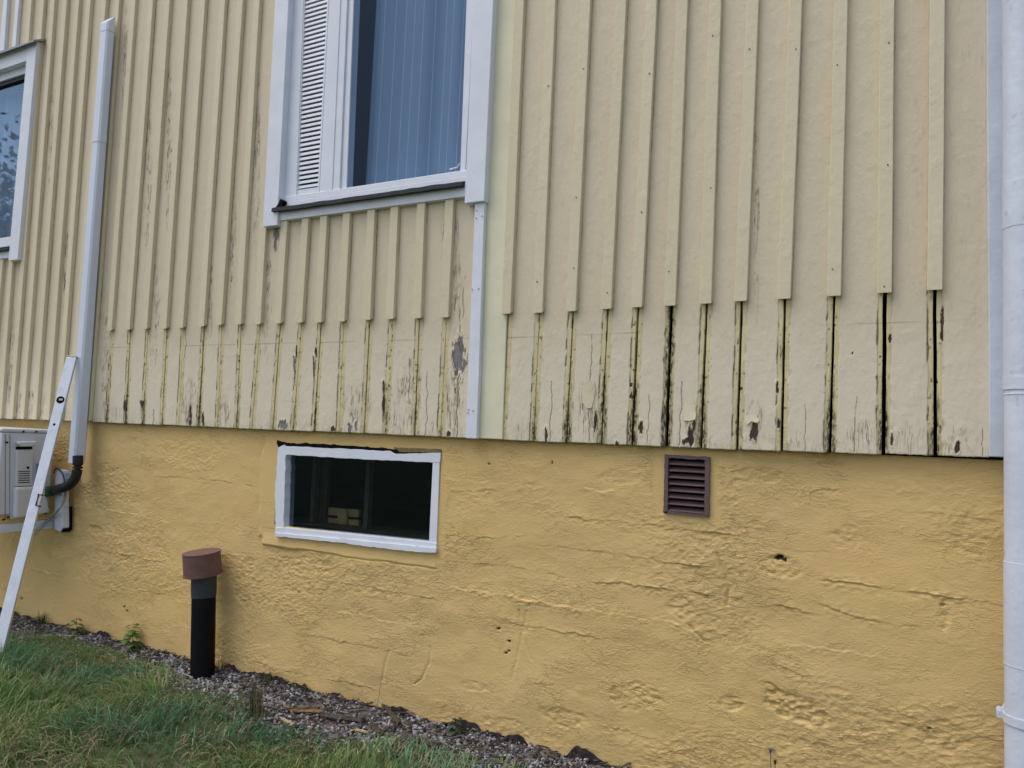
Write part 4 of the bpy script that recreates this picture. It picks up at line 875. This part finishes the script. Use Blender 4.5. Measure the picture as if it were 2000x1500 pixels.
# ================================================================ GROUND
gx = np.concatenate([[-90, -50, -30, -18, -12], np.arange(-9, 1.5, .03), [2.5, 5, 10, 25, 60, 90]]); gy = np.concatenate([[-90, -50, -28, -16, -9], np.arange(-6, -1.0, .06), np.arange(-1.0, .035, .012), [.035, .06]])
X, Y = np.meshgrid(gx, gy)
edge_px = [(-40, 1240), (0, 1242), (60, 1238), (110, 1252), (150, 1268), (250, 1282), (330, 1318), (370, 1352), (480, 1372), (510, 1412), (640, 1452), (760, 1454), (900, 1482), (1000, 1496)]
EP = np.array([PZ(a, b, GZ) for a, b in edge_px]); o_ = np.argsort(EP[:, 0]); EP = EP[o_]
def edge(x): return np.interp(x, EP[:, 0], EP[:, 1])+(fbm(np.asarray(x)*5, np.asarray(x)*0, 2, 3)-.5)*.14
def gh(x, y): return GZ+(fbm(x*2.1, y*2.1, 3, 3)-.5)*.05*sst(.05, .5, -y)+(fbm(x*14, y*14, 5, 3)-.5)*.018+.018*np.exp(-((.03-y)/.05)**2)
near = (np.abs(X) < 12) & (Y > -10)
Z = np.where(near, gh(X, Y), GZ-.0)
m_g = sst(-.05, .06, Y-edge(X))
col_ = np.stack([m_g, m_g*0, m_g*0, m_g*0+1], -1)
i = np.arange(X.size).reshape(X.shape); Q = np.stack([i[:-1, :-1], i[:-1, 1:], i[1:, 1:], i[1:, :-1]], -1).reshape(-1, 4)
def ground_material():
    m = NM('soil', .95, .1); g_, _a, _b, _c = m.attr('wear'); n = m.noise((30, 30, 30), 5, .65); n2 = m.noise((2, 2, 2), 3)
    soil = m.mix(m.mr(n, .3, .7), (.085, .075, .068), (.19, .17, .15)); turf = m.mix(m.mr(n, .3, .7), (.07, .075, .040), (.17, .155, .10))
    turf = m.mix(m.mr(n2, .4, .6, 0, .5), turf, (.035, .060, .022)); m.col(m.mix(g_, turf, soil)); m.bump(n, .012); return m.m
M['soil'] = ground_material()
go = grid('ground', np.stack([X, Y, Z], -1).reshape(-1, 3), Q, M['soil'], None, {'wear': col_.reshape(-1, 4)}); go['kind'] = 'structure'

def attr_mat(name, rough=.7, spec=.2, nz=0):
    m = NM(name, rough, spec); a = m.n('Attribute'); a.attribute_name = 'tint'; c = a.outputs['Color']
    if nz: c = m.mix(m.mr(m.noise((nz,)*3, 3), .3, .7, 0, .35), c, (.02, .02, .02))
    m.col(c); return m.m
# gravel: every stone is modelled
rs = np.random.RandomState(11)
t = (1+5**.5)/2; ico = np.array([(-1, t, 0), (1, t, 0), (-1, -t, 0), (1, -t, 0), (0, -1, t), (0, 1, t), (0, -1, -t), (0, 1, -t), (t, 0, -1), (t, 0, 1), (-t, 0, -1), (-t, 0, 1)], float); ico /= np.linalg.norm(ico[0])
icf = np.array([(0, 11, 5), (0, 5, 1), (0, 1, 7), (0, 7, 10), (0, 10, 11), (1, 5, 9), (5, 11, 4), (11, 10, 2), (10, 7, 6), (7, 1, 8), (3, 9, 4), (3, 4, 2), (3, 2, 6), (3, 6, 8), (3, 8, 9), (4, 9, 5), (2, 4, 11), (6, 2, 10), (8, 6, 7), (9, 8, 1)])
V, Fq, T_ = [], [], []; N = 15000; xs_ = rs.uniform(-6.2, .2, N*2); ys_ = .02-np.abs(rs.rand(N*2))**1.0*.62
ok = (ys_ > edge(xs_)-.03-.10*rs.rand(N*2)**3) & (fbm(xs_*9, ys_*9, 8, 2) > .30); xs_, ys_ = xs_[ok][:N], ys_[ok][:N]; k = 0
for x, y in zip(xs_, ys_):
    s_ = .0038+.0064*rs.rand()**1.6; sc = np.array([1.25, .95, .62])*s_*(1+.35*(rs.rand(3)-.5)); A = rs.normal(size=(3, 3)); Qm, _ = np.linalg.qr(A)
    tilt = np.eye(3)+.45*(Qm-np.eye(3))*rs.rand() if rs.rand() < .5 else Qm
    v = (ico*(1+.22*(rs.rand(12, 1)-.5)))*sc; v = v@tilt.T; v += (x, y, float(gh(x, y))+s_*.35+rs.rand()*.006)
    r_ = rs.rand(); 
    if r_ < .42: c = np.array([.30, .30, .325])*(.5+.9*rs.rand())
    elif r_ < .62: c = np.array([.44, .44, .465])*(.8+.4*rs.rand())
    elif r_ < .80: c = np.array([.06, .055, .06])*(.6+rs.rand())
    else: c = np.array([.19, .16, .14])*(.5+rs.rand())
    V.append(v); Fq.append(icf+k*12); T_.append(np.tile([*c, 1], (12, 1))); k += 1
M['gravel'] = attr_mat('gravel_stone', .75, .25, 300)
g = grid('gravel', np.concatenate(V), np.concatenate(Fq), M['gravel'], None, {'tint': np.concatenate(T_)}, smooth=False); tag(g, 'grey and white gravel strip along the foot of the foundation', 'gravel', kind='stuff')
# bark and wood litter in the gravel
V, Fq, T_ = [], [], []; k = 0; N = 2600; xs_ = rs.uniform(-6, .2, N); ys_ = .02-rs.rand(N)**1.4*.5; cube = np.array([(a, b, c) for a in (-1, 1) for b in (-1, 1) for c in (-1, 1)], float); cf = np.array([(0, 1, 3, 2), (4, 6, 7, 5), (0, 4, 5, 1), (2, 3, 7, 6), (0, 2, 6, 4), (1, 5, 7, 3)])
for x, y in zip(xs_, ys_):
    if y < edge(x)-.12: continue
    L_ = .008+.03*rs.rand()**2.5; a_ = rs.rand()*6.28; v = cube*np.array([L_, .0012+.004*rs.rand(), .0015])*(1+.3*(rs.rand(8, 1)-.5)); rt = np.array([[math.cos(a_), -math.sin(a_), 0], [math.sin(a_), math.cos(a_), 0], [0, 0, 1]]); tl_ = (rs.rand()-.5)*.7
    rt = rt@np.array([[math.cos(tl_), 0, -math.sin(tl_)], [0, 1, 0], [math.sin(tl_), 0, math.cos(tl_)]]); v = v@rt.T+(x, y, float(gh(x, y))+.010+.008*rs.rand())
    c = [(.06, .048, .042), (.10, .08, .065), (.32, .26, .18), (.18, .165, .155)][rs.choice(4, p=[.45, .3, .08, .17])]
    V.append(v); Fq.append(cf+k*8); T_.append(np.tile([*(np.array(c)*(.6+.8*rs.rand())), 1], (8, 1))); k += 1
g = grid('wood_litter', np.concatenate(V), np.concatenate(Fq), attr_mat('litter', .85, .1), None, {'tint': np.concatenate(T_)}, smooth=False); tag(g, 'dark bark bits and twigs scattered over the gravel', 'litter', kind='stuff')

# grass
def blades(N, xs_, ys_, hs_, ws_, az, lean, cols, seg=4):
    u = np.linspace(0, 1, seg+1)[None, :]; h = hs_[:, None]; bend = lean[:, None]
    ang = bend*(u**1.2)
    # integrate the curve
    du = 1/seg; z = np.cumsum(np.concatenate([np.zeros((len(xs_), 1)), np.cos(ang[:, 1:])*du], 1), 1)*h; rr = np.cumsum(np.concatenate([np.zeros((len(xs_), 1)), np.sin(ang[:, 1:])*du], 1), 1)*h
    dx, dy = np.cos(az)[:, None], np.sin(az)[:, None]; wv = ws_[:, None]*(1-u**2*.9)
    cx, cy, czz = xs_[:, None]+rr*dx, ys_[:, None]+rr*dy, gh(xs_, ys_)[:, None]-.004+np.maximum(z, .002)
    L_ = np.stack([cx-dy*wv, cy+dx*wv, czz], -1); Rr_ = np.stack([cx+dy*wv, cy-dx*wv, czz+.0005], -1)
    Vv = np.stack([L_, Rr_], 2).reshape(-1, 3); n2 = 2*(seg+1); base = (np.arange(len(xs_))*n2)[:, None]+(np.arange(seg)*2)[None, :]
    Qv = np.stack([base, base+1, base+3, base+2], -1).reshape(-1, 4); Cc = np.repeat(np.concatenate([cols, np.ones((len(xs_), 1))], 1), n2, 0)
    dk = np.tile(np.repeat(.55+.45*u[0]**.6, 2), len(xs_))[:, None]*0+1
    return Vv, Qv, Cc
N = 130000
xs_ = rs.uniform(-7, -.4, N); ys_ = .06-rs.rand(N)*2.3
near_ = (ys_ < edge(xs_)+.05*rs.rand(N)**2) & (ys_ < -.0); patch = fbm(xs_*3.2, ys_*3.2, 14, 3); keep = near_ & ((patch > .40) | (rs.rand(N) < .30)) & (rs.rand(N) < np.clip(1.25-(-ys_)/2.6, .3, 1))
xs_, ys_, patch = xs_[keep], ys_[keep], patch[keep]; n = len(xs_); de = np.clip((edge(xs_)-ys_)/.35, 0, 1)
dry = sst(.42, .60, fbm(xs_*4.5, ys_*4.5, 24, 3)+(1-de)*.10)
hs_ = (.046+.090*rs.rand(n))*(.55+.55*de)*(.75+.6*fbm(xs_*2, ys_*2, 6, 2)); az = (fbm(xs_*1.5, ys_*1.5, 5, 2)*9.5)+rs.normal(size=n)*1.0; lean = np.abs(.95+.9*fbm(xs_*2.4, ys_*2.4, 15, 2)+rs.normal(size=n)*.45)
straw = (rs.rand(n) < .06+.34*dry)
g1 = np.array([.10, .19, .06]); g2 = np.array([.21, .33, .11]); g3 = np.array([.13, .26, .14]); mixv = rs.rand(n)[:, None]
blu = sst(.45, .6, fbm(xs_*1.8, ys_*1.8, 44, 2))[:, None]
cols = (g1*(1-mixv)+g2*mixv)*(1-blu)+(g3*(.75+.6*mixv))*blu; st_ = np.array([.38, .31, .19])*(.55+.75*rs.rand(n))[:, None]; cols = np.where(straw[:, None], st_, cols)
lean = np.where(straw, lean+.5, lean)
Vv, Qv, Cc = blades(n, xs_, ys_, hs_, (.0014+.0016*rs.rand(n)), az, lean, cols)
m = NM('grass_blade', .55, .25); a = m.n('Attribute'); a.attribute_name = 'tint'; m.col(a.outputs['Color']); tl = m.n('BsdfTranslucent'); m.l(a.outputs['Color'], tl.inputs[0]); mx = m.n('MixShader'); mx.inputs[0].default_value = .3
m.t.links.new(m.b.outputs[0], mx.inputs[1]); m.t.links.new(tl.outputs[0], mx.inputs[2]); m.t.links.new(mx.outputs[0], m.o.inputs[0]); M['grass'] = m.m
g = grid('grass', Vv, Qv, M['grass'], None, {'tint': Cc}); tag(g, 'matted green lawn grass mixed with dry straw', 'grass', kind='stuff')

# tufts, weeds and stalks by the wall
def tuft(name, px, py, n_, h, spread, cols_, label, cat, y=None, leanm=.35, group=None):
    c = PZ(px, py, GZ); xs2 = c[0]+rs.normal(size=n_)*spread; ys2 = np.minimum(c[1]+rs.normal(size=n_)*spread*.6, .008); hs2 = h*(.5+.6*rs.rand(n_))
    cc = np.array([cols_[rs.randint(len(cols_))] for _ in range(n_)])*(.7+.5*rs.rand(n_))[:, None]
    a_, b_, c_ = blades(n_, xs2, ys2, hs2, .0010+.0008*rs.rand(n_), rs.rand(n_)*6.28, np.abs(leanm+rs.normal(size=n_)*.3), cc)
    return tag(grid(name, a_, b_, M['grass'], None, {'tint': c_}), label, cat, group)
GRN = [(.05, .09, .03), (.07, .10, .035)]; DRY = [(.24, .18, .10), (.16, .13, .07), (.09, .10, .04)]
tuft('grass_tuft', 497, 1402, 90, .20, .020, DRY+GRN, 'tall half dry grass tuft at the start of the pebble strip', 'grass tuft', leanm=.22)
tuft('grass_tuft', 84, 1224, 60, .085, .022, GRN, 'small grass tuft against the wall just right of the spirit level', 'grass tuft')
tuft('grass_tuft', 522, 1342, 34, .075, .012, GRN+DRY, 'short green grass tuft at the wall behind the tall dry one', 'grass tuft')
tuft('grass_tuft', 572, 1354, 30, .05, .015, GRN+DRY, 'sparse low grass at the wall left of the orange wood scrap', 'grass tuft')
tuft('grass_tuft', 158, 1246, 50, .06, .03, GRN+DRY, 'low grass tuft under the small leafy weed', 'grass tuft')
tuft('grass_tuft', 435, 1316, 22, .09, .016, DRY, 'thin dry grass right behind the black vent pipe', 'grass tuft')
def leafy(name, px, py, h, n_, lw, mat, label, y=None, seed=0):
    r2 = random.Random(seed); c = PZ(px, py, GZ+.01) if y is None else np.array([P(px, py, y)[0], y, GZ+.01]); root = empty(name, tuple(c), label, 'weed')
    top_ = c+np.array([.01, -.005, h]); pts = [c+(top_-c)*t+np.array([math.sin(t*4)*.006, 0, 0]) for t in np.linspace(0, 1, 6)]
    MB().tube(pts, [.0022, .002, .0018, .0015, .0012, .0008], 6).build('stem', M['stem'], root)
    mb = MB()
    for i_ in range(n_):
        t = .18+.82*i_/max(1, n_-1); p = c+(top_-c)*t; a_ = i_*2.4+r2.random(); L_ = lw*(1.35-.75*t)*(.8+.4*r2.random()); d = np.array([math.cos(a_), math.sin(a_)*.8-.15, .15-.5*r2.random()]); d /= np.linalg.norm(d); s2 = np.cross(d, (0, 0, 1)); s2 /= np.linalg.norm(s2); up = np.array([0, 0, 1])
        b_ = p+d*.008; m1 = b_+d*L_*.4; m2 = b_+d*L_*.75-up*L_*.12; tp = b_+d*L_-up*L_*.3
        mb.add([b_, m1+s2*L_*.42-up*.002, m1+up*.001, m1-s2*L_*.42-up*.002, m2+s2*L_*.22-up*.003, m2, m2-s2*L_*.22-up*.003, tp], [(0, 1, 2), (0, 2, 3), (1, 4, 5, 2), (2, 5, 6, 3), (4, 7, 5), (5, 7, 6)], True)
    mb.build('leaves', M[mat], root); return root
leafy('leafy_weed', 257, 1256, .14, 22, .050, 'leaf', 'upright green leafy weed against the foundation, the taller of the two', seed=1, y=-.012)
leafy('leafy_weed', 147, 1240, .095, 14, .040, 'leaf', 'small green leafy weed against the foundation left of the taller one', seed=2, y=-.008)
leafy('leafy_weed', 888, 1430, .075, 14, .034, 'leafd', 'dark drooping weed at the wall beside the pebble strip', seed=3, y=-.02)
# bare stalk
c = PZ(733, 1412, GZ); st = MB().tube([c, c+np.array([.004, 0, .06]), c+np.array([.014, .0, .13]), c+np.array([.017, 0, .175])], [.0014, .0012, .001, .0007], 5).build('dry_stalk', M['stem'])
tag(st, 'single thin dry stalk standing in the gravel', 'stalk')
# dandelion clock in front of the wall at the bottom edge
def clock(px, py, r_, y, label, mat, nf):
    tp = P(px, py, y); root = empty('dandelion', (tp[0]+.02, y, GZ), label, 'dandelion', 'dandelions by the wall')
    MB().tube(smooth_path([(tp[0]+.02, y, GZ), (tp[0]+.012, y, GZ+.12), (tp[0]+.002, y, tp[2]-.05), tp]), .0013, 6).build('stem', M['stem'], root)
    mb = MB(); mb.tube([tp-np.array([0, 0, .006]), tp+np.array([0, 0, .004])], [.0035, .0045], 8)
    mb.build('flower_head', M['leafd'], root); mb = MB()
    for i_ in range(nf):
        d = rs.normal(size=3); d /= np.linalg.norm(d); d[2] = abs(d[2])*.9 if rs.rand() < .7 else d[2]; e = tp+d*r_; s2 = np.cross(d, (.3, .5, .8)); s2 /= np.linalg.norm(s2)
        mb.add([tp+d*.004, e+s2*.0009, e-s2*.0009], [(0, 1, 2)])
        for j in range(5):
            q2 = rs.normal(size=3); q2 /= np.linalg.norm(q2); mb.add([e, e+(d+q2*.9)*.004, e+(d+q2*.9)*.004+s2*.0005], [(0, 1, 2)])
    mb.build('seed_head', M[mat], root)
clock(1505, 1467, .015, -.16, 'grey dandelion seed head in front of the yellow foundation', 'fluff', 110)
clock(1514, 1488, .007, -.15, 'wilted dark dandelion head just below the fluffy one', 'stem', 22)
# wood scraps
def scrap(px, py, L_, W_, H_, a_, mat, label, tiltv=.1, jag=.25, lift=.012):
    c = PZ(px, py, GZ+.015); n_ = 9; mb = MB(); v = []
    for i_ in range(n_+1):
        t = i_/n_-.5; wj = W_*(1-abs(t)**3*4*jag)*(1+jag*(rs.rand()-.5)); yo = (rs.rand()-.5)*W_*.25; hz_ = H_*(1+.4*(rs.rand()-.5)); zz_ = abs(t)**2*.0
        v += [(t*L_, yo-wj/2, 0), (t*L_, yo-wj/2, hz_), (t*L_, yo+wj/2, hz_*.9), (t*L_, yo+wj/2, 0)]
    Rm = Matrix.Rotation(a_, 3, 'Z') @ Matrix.Rotation(tiltv, 3, 'Y') @ Matrix.Rotation(-.25, 3, 'X')
    zc_ = float(gh(c[0], c[1]))+lift
    mb.add([tuple((Rm @ Vector(q_))+Vector((c[0], c[1], zc_))) for q_ in v], [(4*i_+k, 4*i_+(k+1) % 4, 4*i_+4+(k+1) % 4, 4*i_+4+k) for i_ in range(n_) for k in range(4)]+[(0, 3, 2, 1), (4*n_, 4*n_+1, 4*n_+2, 4*n_+3)])
    return tag(mb.build('wood_scrap', M[mat], None, bevel=0), label, 'wood scrap', 'wood scraps on the gravel')
scrap(586, 1386, .17, .030, .012, .35, 'bark', 'split rusty orange wood scrap on the gravel', -.12)
scrap(600, 1391, .15, .020, .010, .30, 'freshwood', 'pale tan splinter lying under the rusty orange wood scrap', -.12, lift=.014)
scrap(668, 1402, .20, .035, .014, .16, 'oldwood', 'long grey brown board scrap in the middle of the gravel', -.03)
scrap(735, 1425, .085, .028, .012, -.5, 'bark', 'short reddish brown bark piece below the thin stalk', .1)
scrap(822, 1450, .17, .045, .018, -.05, 'oldwood', 'dark grey wood block at the lawn edge near the drooping weed', 0)
scrap(790, 1444, .07, .016, .006, .1, 'oldwood', 'thin grey wood flake left of the dark grey block', 0)
scrap(708, 1430, .06, .020, .006, .1, 'pine', 'small pale chip in the middle of the gravel', 0)
scrap(562, 1408, .09, .014, .006, -.3, 'pine', 'pale splinter at the edge of the grass left of the grey board scrap', 0)
scrap(133, 1241, .10, .010, .006, .5, 'pine', 'pale thin stick near the small leafy weed', 0)
scrap(756, 1392, .34, .016, .012, -.62, 'bark', 'long dark strip of bark along the wall', 0, .15)
scrap(478, 1436, .20, .012, .010, -.9, 'bark', 'dark crooked twig lying in the lawn', 0, .3)
# white flowers in the grass
fl0 = None; FP = [(632, 1478), (637, 1466), (630, 1475), (676, 1452), (688, 1456), (692, 1465), (657, 1450), (862, 1475), (868, 1478), (852, 1490), (876, 1496), (715, 1455), (545, 1445), (430, 1398), (224, 1306), (278, 1323), (283, 1366)]
FL = ['topmost flower of the bent white spray at the lawn edge', 'upper right flower of the bent white spray', 'lowest flower of the bent white spray at the lawn edge', 'white flower beside the gravel above the thick green grass', 'white flower just right of the one beside the gravel', 'lower of the two close white flowers at the pebble edge',
      'white flower left of the pair at the pebble edge', 'left flower of the white cluster below the dark wood block', 'right flower of the upper pair below the dark wood block', 'white flower at the bottom edge of the picture, left one', 'rightmost white flower at the bottom edge of the picture', 'single white flower right of the pebble edge pair',
      'single white flower below the tall dry grass tuft', 'white flower in the lawn below the black vent pipe', 'leftmost white flower in the lawn near the taller leafy weed', 'upper white flower in the lawn left of the vent pipe', 'lower white flower in the lawn left of the vent pipe']
FL = ['tiny '+t for t in FL]
for i_, (a, b) in enumerate(FP):
    c = PZ(a, b+9, GZ)
    if fl0 is None:
        root = empty('white_flower', tuple(c), FL[0], 'flower', 'small white flowers in the grass')
        s1 = MB().tube([c, c+np.array([0, 0, .028])], .0008, 5).build('stem', M['leaf'], root); mb = MB(); tp = c+np.array([0, 0, .028])
        for k in range(5):
            a_ = k*1.2566; d = np.array([math.cos(a_), math.sin(a_), .25]); s2 = np.array([-math.sin(a_), math.cos(a_), 0]); mb.add([tp, tp+d*.003+s2*.002, tp+d*.0065, tp+d*.003-s2*.002], [(0, 1, 2, 3)])
        s2_ = mb.build('petals', M['petal'], root); fl0 = (root, s1, s2_)
    else:
        r_ = fl0[0].copy(); COL.objects.link(r_); r_.location = tuple(c); r_.rotation_euler = (0, 0, i_*1.3); r_['label'] = FL[i_]
        for s_ in fl0[1:]: k_ = s_.copy(); COL.objects.link(k_); k_.parent = r_
# big tree behind the photographer, mirrored in the left window
def tree(x, y, h, cr_, seed, label):
    r3 = np.random.RandomState(seed); root = empty('garden_tree', (x, y, GZ), label, 'tree')
    MB().tube([(x, y, GZ-.1), (x+.1, y, h*.3), (x-.1, y+.1, h*.6), (x, y, h*.95)], [.22, .17, .10, .03], 12).build('trunk', M['barktree'], root)
    n_ = 9000; cl = r3.normal(size=(40, 3))*np.array([cr_*.42, cr_*.42, h*.17])+np.array([x, y, h*.62]); w_ = cl[r3.randint(40, size=n_)]+r3.normal(size=(n_, 3))*cr_*.20
    d1 = r3.normal(size=(n_, 3)); d1 /= np.linalg.norm(d1, axis=1)[:, None]; d2 = np.cross(d1, r3.normal(size=(n_, 3))); d2 /= np.linalg.norm(d2, axis=1)[:, None]; s_ = .09
    Vv = np.stack([w_-d1*s_, w_-d2*s_*.5, w_+d1*s_, w_+d2*s_*.5], 1).reshape(-1, 3); Qv = np.arange(n_*4).reshape(-1, 4)
    grid('crown', Vv, Qv, M['leafd'], root)
tree(-16.5, -6.2, 6.6, 2.6, 5, 'leafy garden tree mirrored in the left window')
